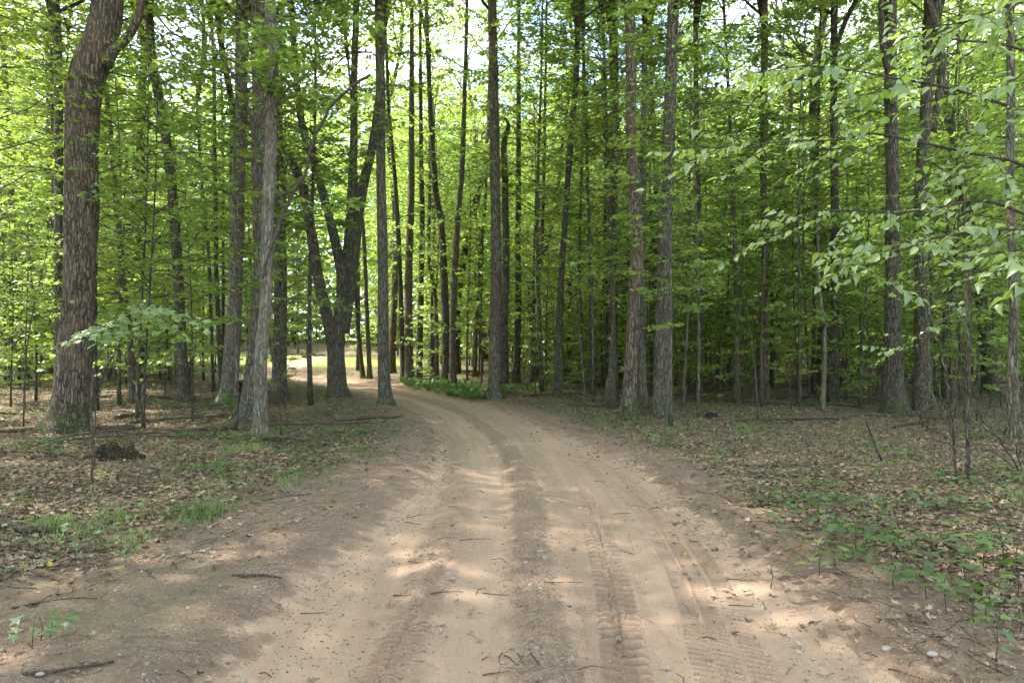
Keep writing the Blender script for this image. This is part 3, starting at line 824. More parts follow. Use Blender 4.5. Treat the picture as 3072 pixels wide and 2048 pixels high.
hero('maple_tree', D((570, 968), (576, 880), (586, 760), (592, 600), (591, 400), (590, 200), (590, 0)), (66, 58, 58, 58, 62), 'dark maple with a hollow rotten base behind the pale mottled trunk', bark='bark', H=12, seed=6, lump=0.12, k=32)
hero('maple_tree', D((597, 1012), (600, 920), (605, 820), (613, 680), (619, 500), (623, 300), (626, 100), (626, 0)), (46, 43, 41, 40, 36), 'pale mottled trunk standing in front of the hollow rotten base', bark='bark_pale', H=10, seed=7)
hero('maple_tree', D((640, 922), (644, 700), (643, 500), (632, 300), (620, 100)), (48, 42, 38, 34), 'straight olive trunk right of the pale mottled trunk, before the sunlit clearing', H=11, seed=8)
hero('multi_stem_maple', D((778, 912), (772, 850), (768, 800), (758, 740), (735, 640), (722, 540), (700, 430), (655, 330), (620, 240)), (60, 44, 36, 30, 26), 'old many stemmed maple forking low between the clearing and the road bend', bark='bark', H=11, seed=9, k=28, lump=0.1,
     stems=[(D((780, 900), (778, 820), (782, 740), (790, 640), (770, 530), (742, 420), (705, 290), (690, 120), (680, -60)), (48, 36, 30, 24, 20, 14)),
            (D((786, 760), (800, 660), (812, 560), (830, 430), (852, 330), (868, 200), (875, 60), (880, -80)), (46, 36, 28, 20, 14)),
            (D((790, 700), (800, 590), (808, 470), (816, 330), (818, 180), (824, 20), (826, -80)), (34, 26, 20, 14))])
hero('maple_tree', D((886, 930), (880, 800), (878, 600), (873, 400), (871, 200), (869, 0)), (44, 36, 32, 34), 'straight grey maple with a mossy foot beside the inside of the road bend', H=11, seed=10)
hero('maple_tree', D((1135, 915), (1136, 800), (1140, 600), (1137, 400), (1134, 200), (1130, 0)), (42, 38, 35, 31), 'tall straight dark trunk at the end of the fern bed', bark='bark', H=12, seed=11)
hero('maple_tree', D((1158, 902), (1157, 760), (1162, 600), (1160, 420), (1158, 330), (1168, 290), (1160, 272)), (34, 26, 20, 8), 'thinner dead topped trunk pressed behind the trunk at the fern bed', bark='bark_dark', crown=False, seed=12)
hero('maple_tree', D((1408, 900), (1408, 700), (1410, 500), (1411, 250), (1408, 0)), (34, 30, 30, 34), 'reddish streaked trunk behind and left of the rough barked pair', bark='bark_warm', H=12, seed=13)
hero('maple_tree', D((1444, 962), (1449, 850), (1456, 700), (1462, 560), (1458, 460), (1450, 320), (1448, 150), (1446, 0)), (52, 46, 42, 44, 38, 36, 34), 'rough brown shaggy barked maple, left one of the near pair right of the road', bark='bark_warm', H=11, seed=14, k=36, furrow=0.10)
hero('maple_tree', D((1476, 930), (1474, 700), (1474, 450), (1478, 200), (1480, 0)), (28, 24, 22, 20), 'slim grey trunk squeezed between the near pair right of the road', H=12, seed=15)
hero('maple_tree', D((1518, 955), (1522, 820), (1527, 650), (1532, 500), (1540, 300), (1546, 120), (1549, 0)), (58, 50, 44, 38), 'grey green maple leaning slightly right, right one of the near pair right of the road', bark='bark', H=11, seed=16, k=28)
hero('maple_tree', D((1507, 890), (1505, 600), (1505, 400), (1495, 230), (1488, 0)), (20, 18, 18, 14), 'thin bent pole trunk just left of the grey green maple', H=11, seed=17)
hero('maple_tree', D((1280, 915), (1284, 760), (1292, 600), (1306, 400), (1318, 250), (1326, 150)), (24, 22, 20, 20), 'dark slender trunk leaning right in the middle of the woods behind the road', bark='bark_dark', H=12, seed=18)
hero('maple_tree', D((1606, 905), (1606, 700), (1604, 500), (1600, 300), (1598, 60)), (20, 18, 18, 16), 'thin straight trunk right of the near pair in the thicket', H=12, seed=19)
hero('maple_tree', D((1760, 920), (1757, 800), (1756, 600), (1754, 400), (1757, 280)), (24, 24, 22, 26), 'brown barked snag like trunk in the middle of the right thicket', bark='bark_warm', H=12, seed=20)
hero('birch_tree', D((1889, 940), (1892, 860), (1890, 760), (1882, 660), (1880, 500)), (16, 14, 12, 10), 'pale cream curved young birch stem in the right thicket', bark='bark_pale', crown=False, seed=21)
hero('maple_tree', D((1912, 925), (1912, 700), (1912, 500), (1912, 250), (1911, 110)), (32, 28, 26, 22), 'dark trunk with a forked top beside the pale birch stem', bark='bark_dark', H=13, seed=22,
     stems=[(D((1911, 130), (1925, 60), (1945, 0), (1955, -60)), (16, 12, 10)), (D((1911, 130), (1905, 50), (1900, -40)), (16, 12, 10))])
hero('maple_tree', D((2054, 950), (2052, 830), (2050, 650), (2050, 450), (2048, 250), (2047, 0)), (72, 56, 46, 40, 38), 'thick dark furrowed trunk, the stoutest in the right woods', bark='bark_dark', H=12, seed=23, k=36,
     stems=[(D((2048, 190), (2020, 110), (2008, 40), (2000, -40)), (22, 16, 14))])
hero('maple_tree', D((2124, 943), (2122, 850), (2120, 650), (2122, 450), (2130, 250), (2140, 120), (2140, 0)), (60, 46, 42, 40, 44), 'forking brown trunk with a flared buff foot right of the stoutest trunk', bark='bark', H=12, seed=24, k=28,
     stems=[(D((2142, 300), (2160, 180), (2152, 90), (2110, -30)), (24, 20, 18))])
hero('maple_tree', D((2278, 905), (2270, 780), (2245, 600), (2215, 420), (2190, 260), (2165, 120)), (44, 36, 30, 26), 'leaning trunk near the right edge, deep in the shade', bark='bark_dark', H=12, seed=25)
hero('maple_tree', D((2328, 1005), (2330, 850), (2326, 650), (2322, 400), (2320, 200), (2316, 0)), (36, 28, 26, 24), 'slim spotted grey trunk standing at the right edge', bark='bark', H=10, seed=26)
hero('maple_tree', D((58, 870), (40, 700), (26, 500), (18, 300), (10, 90)), (26, 20, 18, 18), 'slender trunk leaning left at the left edge', H=11, seed=27)
hero('maple_tree', D((116, 860), (113, 650), (110, 450), (108, 200), (104, 60)), (28, 24, 20, 16), 'straight slender trunk between the left edge and the massive old maple', H=11, seed=28)
hero('maple_tree', D((138, 930), (140, 700), (138, 400), (136, 150), (134, 0)), (36, 30, 28, 26), 'grey trunk partly hidden behind the massive old maple', H=12, seed=29)
hero('maple_tree', D((306, 925), (298, 780), (284, 600), (272, 430), (262, 300), (245, 180)), (22, 18, 16, 14), 'thin curved pole tree right of the massive old maple', H=9, seed=30)
hero('maple_tree', D((318, 880), (316, 700), (318, 520), (322, 300), (330, 100)), (38, 32, 28, 24), 'dark trunk behind the thin curved pole tree', bark='bark_dark', H=12, seed=31)
hero('maple_tree', D((508, 905), (506, 650), (502, 400), (498, 150), (490, 0)), (16, 14, 12, 10), 'very thin straight pole left of the sunlit smooth trunk', H=10, seed=32)
hero('maple_tree', D((536, 900), (534, 650), (532, 400), (528, 250), (505, 120), (490, 0)), (26, 24, 22, 18), 'dark trunk hidden behind the sunlit smooth trunk, bending left above', bark='bark_dark', H=12, seed=33)
hero('maple_tree', D((490, 760), (480, 600), (462, 420), (452, 250)), (12, 11, 10, 8), 'thin whip of a tree arching between the leaning maple and the sunlit trunk', depth=21, H=9, seed=34)
rs_p = np.random.RandomState(12)
far_pole = [
    ((927, 878), (918, 600), (912, 420), (905, 250), 16), ((940, 880), (938, 650), (942, 480), (938, 330), 26),
    ((962, 870), (966, 680), (972, 500), (975, 370), 20), ((1003, 872), (1000, 700), (985, 590), (985, 420), 14),
    ((1026, 885), (1022, 700), (1018, 520), (1012, 390), 26), ((1040, 890), (1042, 700), (1048, 500), (1050, 350), 22),
    ((1046, 860), (1052, 690), (1075, 520), (1100, 390), 24), ((1000, 850), (992, 720), (1002, 560), (1004, 400), 12),
    ((835, 868), (822, 740), (812, 600), (805, 400), 13), ((850, 868), (842, 700), (836, 520), (830, 420), 14),
    ((1186, 880), (1190, 700), (1192, 550), (1198, 330), 22), ((1225, 885), (1222, 740), (1240, 600), (1246, 400), 14),
    ((1240, 870), (1216, 680), (1240, 600), (1262, 480), 14), ((1090, 865), (1094, 760), (1100, 600), (1104, 450), 13),
    ((1355, 905), (1357, 700), (1356, 480), (1352, 0), 13), ((1340, 900), (1335, 740), (1330, 600), (1336, 380), 12),
]
wd = ['grey', 'dark', 'reddish', 'mossy', 'thin', 'stout', 'tilting', 'pale', 'black', 'brown', 'narrow', 'olive', 'crossing', 'shaded', 'long', 'bent']
for i, (a, b, c, d_, wp) in enumerate(far_pole):
    sh_ = rs_p.uniform(-16, 16)
    hero('pole_tree', D(a, b, (c[0] + sh_ * 0.3, c[1]), (d_[0] + sh_, d_[1])), (wp * 1.15, wp * 0.98, wp * 0.8), '%s %s trunk in the backlit stand %s' % (wd[i], ['straight', 'slightly curved'][i % 2], ['behind the fern bed', 'left of the fern bed by the clearing', 'right of the fern bed'][0 if i < 8 else 1 if i < 10 else 2]),
         bark=['bark_dark', 'bark'][i % 2], H=13, crown=(i % 3 == 0), seed=40 + i, k=10, group='poles of the backlit stand', shoots=13)

# broken stub snag
X, Y, Z = gp(1830, 1212)
sn = trunk_mesh('snag', np.array([(0, 0, -0.1), (0, 0, 0.3), (0.02, 0, 0.62), (0.05, 0, 0.85)]), np.array([0.13, 0.12, 0.12, 0.05]), M['dead'], 18, 6, 5, 0.2, 0.4, 0.25)
tag(link('snag', sn, None, (X, Y, Z)), 'short broken grey brown snag among the ferns left of the near pair', 'snag')

# ------------------------------------------------------------------ woods around: more trees and saplings
rs = np.random.RandomState(5)
def free(x, y, gap, roadgap):
    d, s, hw = road_rd([x], [y])
    if abs(d[0]) < hw[0] + roadgap: return False
    for ux, uy, c in USED:
        if (ux - x) ** 2 + (uy - y) ** 2 < max(gap, c) ** 2: return False
    return True
def in_view(x, y, m=1.05): return y > 2 and abs(x) / y < 0.75 * m

# mature trees with seen crowns, in depth
mt_tr = []
for i in range(5):
    r_ = np.random.RandomState(60 + i)
    Hh = [9.5, 11, 8.5, 12, 10][i]
    P = stem_path(Hh, r_, 0.035, 0.12, 9)
    rr_ = np.linspace([0.15, 0.20, 0.12, 0.17, 0.24][i], [0.10, 0.13, 0.08, 0.11, 0.15][i], 9)
    mt_tr.append((trunk_mesh('trunk', P, rr_, M[['bark', 'bark_dark', 'bark', 'bark_warm', 'bark_dark'][i]], 12, 4, 60 + i, 0.08), P[-1]))
cnt = 0; tries = 0
SPOT = []
while cnt < 84 and tries < 9000:
    tries += 1
    y = 19 + 80 * rs.rand() ** 1.0
    x = rs.uniform(-0.95, 0.95) * y
    if clearing(np.array(x), np.array(y)) > 0.1: continue
    # keep the sun's way into the clearing open
    if clearing(np.array(x + 8), np.array(y - 3)) > 0.3 and rs.rand() < 0.6: continue
    if not free(x, y, 2.6, 2.2): continue
    if y < 24 and rs.rand() < 0.6: continue
    USED.append((x, y, 2.0)); SPOT.append((x, y)); cnt += 1
# trees beside and behind the viewer whose crowns shade the road
for x, y in [(-7.5, 3.5), (-12, 8.5), (-10.5, -1.5), (-15, 3), (-6.5, -5.5), (-17, 12), (-14, 17), (8.5, 1.5), (11, 7), (9, -5), (-2.8, -7), (4.5, -8), (-20, 6), (-11, 13.2), (14, 12.5), (-22, 15), (-19, -2), (-6.6, 0.8), (-13.5, 5.5), (-11.5, 3.0), (-16.5, 8.5), (-8.2, -4.2), (-13, -4.5), (-24, 10), (-4.4, -3), (-17, 0.5), (-6.9, 4.9), (-10.4, 7.9), (-12.7, 10.9), (-5.9, 2.6)]:
    if free(x, y, 1.2, 1.0): USED.append((x, y, 2.0)); SPOT.append((x, y))
mat_words = ['grey', 'dark', 'slender grey', 'brown', 'heavy dark']
for i, (x, y) in enumerate(SPOT):
    tr_, top = mt_tr[i % 5]
    o = empty('woodland_tree', (x, y, h1(x, y)), rs.uniform(0, 6.28))
    link('trunk', tr_, o)
    ci = rs.randint(len(CANOPY)); s = rs.uniform(0.85, 1.2) if in_view(x, y) else rs.uniform(1.17, 1.38)
    if in_view(x, y) and y > 28: s *= 1.22
    for nm, me in (('bough', CANOPY[ci][0 if i % 5 in (1, 4) else 1]), ('crown', CANOPY[ci][2])):
        c = link(nm, me, o); c.location = top; c.scale = (s,) * 3
        c.rotation_euler = (0, 0, rs.uniform(0, 6.28))
    side = 'left' if x < -0.25 * y else 'middle' if x < 0.2 * y else 'right'
    rng = 'near' if y < 32 else 'deeper' if y < 58 else 'far'
    if not in_view(x, y): lb = '%s trunked tree shading the road %s %s and %s' % (mat_words[i % 5], 'close' if abs(x) < 9 else 'farther' if abs(x) < 14 else 'far', 'left' if x < 0 else 'right', 'behind the viewer' if y < -2 else 'level with the viewer' if y < 4 else 'ahead of the viewer')
    else: lb = '%s trunked tall tree %s' % (mat_words[i % 5], beside(x, y))
    tag(o, lb, 'tree', group='trees of the %s %s woods' % (rng, side))

# understory
def scatter(n, fx, protos, names, label, group, gap, roadgap, sc_rng=(0.8, 1.15)):
    k = 0; tr = 0
    first = {}
    while k < n and tr < n * 60:
        tr += 1
        x, y = fx()
        if clearing(np.array(x), np.array(y)) > 0.35: continue
        if not free(x, y, gap, roadgap): continue
        USED.append((x, y, gap))
        i = rs.randint(len(protos))
        o = empty(names, (x, y, h1(x, y)), rs.uniform(0, 6.28))
        s = rs.uniform(*sc_rng); o.scale = (s, s, s)
        link('trunk', protos[i][0], o); link('crown', protos[i][1], o)
        tag(o, label(x, y, i), 'sapling', group)
        k += 1
def near_right():
    y = rs.uniform(11, 24); return rs.uniform(0.02, 0.8) * y + 0.5, y
def near_left():
    y = rs.uniform(10.5, 24); return rs.uniform(-0.82, -0.24) * y, y
def mid_all():
    y = rs.uniform(22, 40); return rs.uniform(-0.85, 0.85) * y, y
def tall_any():
    y = 19 + 62 * rs.rand() ** 1.2; return rs.uniform(-0.85, 0.85) * y, y
def far_all():
    y = rs.uniform(38, 80); return rs.uniform(-0.85, 0.85) * y, y
hk = ['medium', 'tall', 'short', 'high leafed', 'head high']
scatter(46, near_right, YN, 'maple_sapling', lambda x, y, i: '%s thin maple sapling %s' % (hk[i], beside(x, y)), 'maple saplings in the front of the right thicket', 0.7, 1.6)
scatter(26, near_left, YN, 'maple_sapling', lambda x, y, i: '%s thin maple sapling %s' % (hk[i], beside(x, y)), 'maple saplings among the left trunks', 0.9, 1.8)
scatter(110, mid_all, YF[:3] + YN[:2], 'maple_sapling', lambda x, y, i: '%s young maple %s' % (['bushy', 'tall', 'low', 'slim', 'airy'][i], beside(x, y)), 'young maples in the middle distance', 0.9, 1.8)
scatter(110, far_all, YF, 'maple_sapling', lambda x, y, i: '%s young maple %s' % (['bushy', 'tall', 'low', 'shrubby'][i], beside(x, y)), 'young maples far back', 1.2, 1.5, (0.9, 1.4))

YH = [make_young(280 + i, *p) for i, p in enumerate([
    (13.5, 0.055, 62, 0.30, 3.2, 8, 13, 0.115, MAPLE, M['leaf'], M['bark_dark']),
    (15.5, 0.07, 66, 0.36, 3.4, 8, 13, 0.12, MAPLE, M['leaf'], M['bark'])])]
for i, (x, y) in enumerate([(-4.9, 16.6), (-6.9, 19.8), (-9.5, 22.5), (0.9, 20.4), (-3.4, 29), (2.6, 17.2), (3.0, 21.5), (-12.5, 19), (-8.9, 14.6), (5.6, 17), (8.4, 19), (11.4, 18), (5.0, 24.5), (-15, 22.5),
                            (7.4, 26), (-17.5, 26), (13.5, 22), (-4.6, 38), (3.6, 36)]):
    USED.append((x, y, 0.9)); j = i % 2
    o = empty('high_crowned_maple', (x, y, h1(x, y)), rs.uniform(0, 6.28)); s = rs.uniform(0.85, 1.1); o.scale = (s, s, s)
    link('trunk', YH[j][0], o); link('crown', YH[j][1], o)
    tag(o, '%s thin stemmed maple spreading leaves high %s' % (['slim', 'tall'][j], beside(x, y)), 'tree', 'thin stemmed maples with high crowns')
whips = []
for i in range(5):
    q = np.random.RandomState(300 + i)
    H_ = q.uniform(2.2, 4.5)
    P = stem_path(H_, q, 0.12, 0.10, 9)
    b = MB(); b.tube(P, np.linspace(0.013, 0.004, 9) * q.uniform(0.8, 1.5), 5)
    for j in range(6):
        p0 = P[q.randint(2, 8)]; a = q.uniform(0, 6.28); l_ = q.uniform(0.3, 1.0)
        b.tube(catmull([p0, p0 + l_ * 0.5 * np.array([math.cos(a), math.sin(a), 0.5]), p0 + l_ * np.array([math.cos(a), math.sin(a), q.uniform(-0.2, 0.8)])], 3), np.linspace(0.005, 0.002, 7), 3)
    whips.append(b.mesh('whip', M[['bark_dark', 'dead', 'bark', 'dead', 'bark_dark'][i]], True))
k_ = 0
while k_ < 90:
    y = rs.uniform(11, 34); x = rs.uniform(0.0, 0.82) * y + 0.5 if rs.rand() < 0.8 else rs.uniform(-0.8, -0.25) * y
    if not free(x, y, 0.45, 1.5): continue
    USED.append((x, y, 0.3)); k_ += 1; i = rs.randint(5)
    o = link('bare_sapling', whips[i], None, (x, y, h1(x, y))); o.rotation_euler = (0, 0, rs.uniform(0, 6.28))
    tag(o, '%s leafless sapling %s' % (['thin dark', 'pale dead', 'grey', 'buff dead', 'dark twiggy'][i], beside(x, y)), 'sapling', 'leafless saplings in the thicket')
N0 = len(USED)
k_ = 0
while k_ < 160:
    x, y = tall_any()
    if k_ >= 148: y = rs.uniform(25, 55); x = rs.uniform(-0.3, 0.12) * y
    if clearing(np.array(x), np.array(y)) > 0.2 or not free(x, y, 1.6, 2.0): continue
    USED.append((x, y, 1.6)); k_ += 1
    i = rs.randint(3)
    o = empty('shade_grown_maple', (x, y, h1(x, y)), rs.uniform(0, 6.28)); s = rs.uniform(0.8, 1.15); o.scale = (s, s, s)
    link('trunk', YT[i][0], o); link('crown', YT[i][1], o)
    tag(o, '%s full leafed maple %s' % (['mid sized', 'slim', 'tall'][i], beside(x, y)), 'tree', 'maples leafy most of the way up')
SH = [make_young(320 + i, *p) for i, p in enumerate([
    (3.4, 0.022, 26, 0.06, 1.5, 6, 11, 0.11, RHOMB, M['leaf'], M['bark_dark']),
    (5.2, 0.03, 32, 0.08, 1.8, 6, 11, 0.115, RHOMB, M['leaf'], M['bark_dark']),
    (2.2, 0.014, 18, 0.08, 1.2, 6, 10, 0.10, RHOMB, M['leaf'], M['bark_dark'])])]
k_ = 0
while k_ < 200:
    y = rs.uniform(17, 62) if k_ < 110 else rs.uniform(15.5, 36); x = rs.uniform(-0.85, 0.85) * y if k_ < 140 else rs.uniform(0.03, 0.8) * y
    if clearing(np.array(x), np.array(y)) > 0.3 or not free(x, y, 0.8, 1.6): continue
    if y < 24 and -0.5 < x / y < 0.02: continue
    USED.append((x, y, 0.9)); k_ += 1; i = rs.randint(3)
    o = empty('understory_shrub', (x, y, h1(x, y)), rs.uniform(0, 6.28)); s = rs.uniform(0.8, 1.3); o.scale = (s, s, s)
    link('trunk', SH[i][0], o); link('crown', SH[i][1], o)
    tag(o, '%s leafy shrub %s' % (['waist high', 'tall', 'low'][i], beside(x, y)), 'shrub', 'leafy shrubs between the trunks')
# far woods that read as one mass
n = 150000
r_ = np.random.RandomState(77)
ang = r_.uniform(-1.05, 1.05, n); dist = 76 + 45 * r_.rand(n)
x = np.sin(ang) * dist * 1.05; y = np.cos(ang) * dist
top = 22 + 15 * fbm(x * 0.13, y * 0.13, 41)
z = rise(x, y) + 0.0 + (top - 0.5) * r_.rand(n) ** 1.0
x += r_.normal(0, 0.4, n); 
Dv = r_.normal(0, 1, (n, 3)); Dv[:, 2] *= 0.3
fw = leaves_mesh('far_woods', np.stack([x, y, z], -1), Dv, rand_up(n, 0.7, r_), r_.uniform(0.5, 1.1, n), MAPLE, M['canopy'], np.clip(fbm(x * 0.3, z * 0.3 + y * 0.2, 42) + r_.normal(0, 0.1, n), 0, 1))
tag(link('far_woods', fw), 'green mass of distant woods closing the view behind all trunks', 'woods', kind='stuff')

# ------------------------------------------------------------------ ferns along the road bend
def frond_mesh(seed):
    r_ = np.random.RandomState(seed)
    n = 16; Ln = 0.55
    t = np.linspace(0, 1, n)
    P = np.stack([Ln * t * 0.8, 0.03 * np.sin(t * 3 + seed), 0.42 * Ln * np.sin(t * 2.3)], -1)
    LP, LD, S = [], [], []
    for i in range(1, n):
        wdt = 0.13 * math.sin(math.pi * min(1, 0.12 + t[i] * 0.9)) + 0.012
        for sgn in (1, -1):
            LP.append(P[i]); LD.append((0.35, sgn, -0.15)); S.append(wdt)
    V, T, m = leaf_arrays(LP, LD, np.tile([[-0.3, 0, 1.0]], (len(LP), 1)), np.array(S), (RHOMB[0] * [1, 0.45, 1], RHOMB[1]))
    b = MB(); b.add(V, None, T, np.repeat(r_.uniform(0.3, 0.8, len(LP)), m))
    tv = tube(P, np.linspace(0.004, 0.001, n), 3); b.add(tv[0], tv[1], tv[2], 0.8)
    return b.mesh('frond', M['fern'], False)
FR = [frond_mesh(i) for i in range(3)]
r_ = np.random.RandomState(15)
fern0 = empty('fern', (0, 0, 0))
for k in range(9):
    f = link('frond', FR[k % 3], fern0)
    f.rotation_euler = (0, r_.uniform(-0.5, 0.1), k * 0.698 + r_.normal(0, 0.15))
    s = r_.uniform(0.8, 1.15); f.scale = (s, s, s)
fspots = [(1230, 1160), (1250, 1168), (1262, 1155), (1285, 1172), (1300, 1160), (1312, 1180), (1330, 1170), (1345, 1186), (1352, 1165), (1372, 1192), (1380, 1176), (1398, 1196), (1405, 1180), (1420, 1200),
          (1432, 1186), (1446, 1198), (1275, 1162), (1340, 1160), (1392, 1168), (1218, 1152), (1415, 1172), (1362, 1182), (1436, 1172), (1298, 1150), (1510, 1188), (1545, 1180), (1590, 1176), (1650, 1178), (690, 1225), (712, 1236)]
for i, (px, py) in enumerate(fspots):
    X, Y, Z = gp(px, py)
    o = fern0 if i == 0 else copy_tree(fern0, (X, Y, Z), 0)
    o.location = (X, Y, Z); o.rotation_euler = (0, 0, r_.uniform(0, 6.28)); s = r_.uniform(0.5, 1.1); o.scale = (s, s, s)
    tag(o, ('bright green fern in the fern bed left of the tall dark trunk' if i < 24 else 'lone fern on the dim verge right of the tall dark trunk' if i < 28 else 'small fern at the foot of the sunlit smooth trunk'), 'fern', 'ferns of the fern bed' if i < 24 else 'lone ferns' if i < 28 else 'small ferns')

# ------------------------------------------------------------------ near sapling with big maple leaves
def leaf_obj_mesh(name, tpl, mat, tone, petiole=0.35, seed=0, crinkle=0.03):
    r_ = np.random.RandomState(seed)
    tv, tt = tpl
    V = tv.copy(); V[1:, 2] += r_.normal(0, crinkle, len(V) - 1)
    V[:, 0] += petiole
    b = MB(); b.add(V, None, tt, tone)
    if petiole:
        t_ = tube(np.array([(0, 0, -0.04), (petiole * 0.5, 0, 0.02), (petiole + 0.02, 0, 0.0)]), 0.008, 3)
        b.add(t_[0], t_[1], t_[2], 0.9)
    return b.mesh(name, mat, False)
def orient(o, loc, d, nrm, s):
    d = Vector(d).normalized(); n_ = Vector(nrm)
    y_ = n_.cross(d).normalized(); z_ = d.cross(y_)
    m = Matrix((d, y_, z_)).transposed().to_4x4()
    m.translation = Vector(loc)
    o.matrix_basis = m @ Matrix.Scale(s, 4)

ML = [leaf_obj_mesh('maple_leaf', LOBED, M['broad'], t_, 0.5, i) for i, t_ in enumerate((0.15, 0.3, 0.45, 0.25))]
r_ = np.random.RandomState(8)
Y0 = 7.4
X0, Z0 = (275 - 1536) / F * Y0, 0
Z0 = h1(X0, Y0)
sp = empty('maple_sapling', (X0, Y0, Z0))
org = np.array([X0, Y0, Z0])
stemP = np.array([(0, 0, -0.05), (0.01, 0, 0.5), (-0.02, 0.02, 0.95), (0.06, 0.0, 1.35), (0.22, 0.02, 1.68), (0.40, 0.05, 1.88), (0.52, 0.06, 1.98)])
b = MB(); b.tube(catmull(stemP, 4), np.linspace(0.016, 0.005, 25), 7)
link('stem', b.mesh('stem', M['dead']), sp)
ends = [((300, 1000), 5), ((190, 1035), 7), ((240, 1010), 6), ((360, 965), 6), ((430, 935), 6), ((500, 925), 5), ((560, 950), 6), ((610, 985), 5), ((480, 985), 7), ((400, 1000), 7), ((340, 1020), 6), ((540, 990), 5), ((450, 960), 5), ((620, 950), 4), ((290, 1035), 5), ((560, 1010), 4)]
src_ = at(330, 1060, Y0) - org; src2 = at(430, 990, Y0) - org
nl = 0
for (px, py), k in ends:
    yy = Y0 + r_.uniform(-0.7, 0.5)
    e = at(px, py + 6, yy) - org
    s0 = stemP[4] if px < 380 else stemP[5]
    midp = 0.5 * (s0 + e) + [0, 0, 0.08]
    bp_ = catmull([s0, midp, e], 6)
    b = MB(); b.tube(bp_, np.linspace(0.006, 0.002, len(bp_)), 4)
    link('twig', b.mesh('twig', M['twig']), sp)
    dh = e - s0; ah = math.atan2(dh[1], dh[0])
    k = int(k * 1.7)
    for j in range(k):
        f = 0.3 + 0.7 * (j + 0.5) / k
        p = bp_[int(f * (len(bp_) - 1))]
        a = ah + (1 if j % 2 else -1) * r_.uniform(0.3, 1.3)
        o = link('leaf', ML[r_.randint(4)], sp)
        orient(o, p, (math.cos(a), math.sin(a) - 0.35, r_.uniform(-0.75, -0.25)), (r_.normal(0, 0.35), r_.normal(-0.6, 0.35), 1), r_.uniform(0.08, 0.135))
        nl += 1
tag(sp, 'small maple sapling with broad pale green leaves spread before the massive old maple', 'sapling')

# ------------------------------------------------------------------ tree overhanging from the right
OL = [leaf_obj_mesh('oval_leaf', (OVATE[0] * [1, (0.8, 1.15, 0.95, 1.25, 0.7)[i], (1.5, 0.4, -0.6, 2.4, 1.0)[i]], OVATE[1]), M['broad'], t_, 0.12, 20 + i, 0.012) for i, t_ in enumerate((0.05, 0.35, 0.6, 0.2, 0.92))]
r_ = np.random.RandomState(31)
TX, TY = 6.3, 4.6
ot = empty('basswood_tree', (TX, TY, h1(TX, TY)))
org = np.array([TX, TY, h1(TX, TY)])
link('trunk', trunk_mesh('trunk', np.array([(0, 0, -0.1), (0.05, 0, 1.5), (0, 0.1, 3.2), (-0.15, 0.1, 5.5), (-0.1, 0.2, 8), (0, 0, 10)]), np.array([0.17, 0.15, 0.14, 0.12, 0.10, 0.08]), M['bark'], 20, 8, 2), ot)
for nm, me in (('bough', CANOPY[1][1]), ('crown', CANOPY[1][2])):
    c = link(nm, me, ot); c.location = (0, 0, 10); c.rotation_euler = (0, 0, 2)
BR = [  # (depth, spots, leafy-from, side twig count, leaf scale)
    (4.4, [(3400, 470), (3072, 340), (2941, 290), (2807, 263), (2700, 240), (2540, 216), (2400, 205), (2290, 215)], 0.25, 12, 0.105),
    (4.7, [(3450, 690), (3072, 500), (2999, 475), (2852, 450), (2628, 400), (2539, 415), (2360, 425), (2230, 440), (2140, 450)], 0.25, 14, 0.105),
    (4.9, [(3450, 760), (3100, 650), (2941, 607), (2800, 625), (2673, 640), (2517, 630), (2400, 650), (2320, 700)], 0.25, 12, 0.105),
    (4.6, [(3450, 700), (3120, 690), (2960, 690), (2800, 715), (2700, 750), (2600, 775), (2530, 800)], 0.3, 12, 0.11),
    (5.4, [(3400, 300), (3072, 150), (2900, 120), (2750, 110), (2600, 150), (2450, 185), (2330, 200)], 0.35, 10, 0.10),
    (3.6, [(3500, 120), (3250, 60), (3090, 20), (2980, 30), (2900, 60)], 0.45, 6, 0.10),
    (3.4, [(3550, 700), (3250, 720), (3120, 740), (3040, 790)], 0.5, 5, 0.10),
    (5.2, [(3450, 900), (3072, 880), (2930, 900), (2800, 985), (2740, 1060)], 0.6, 4, 0.07),
]
cand = []
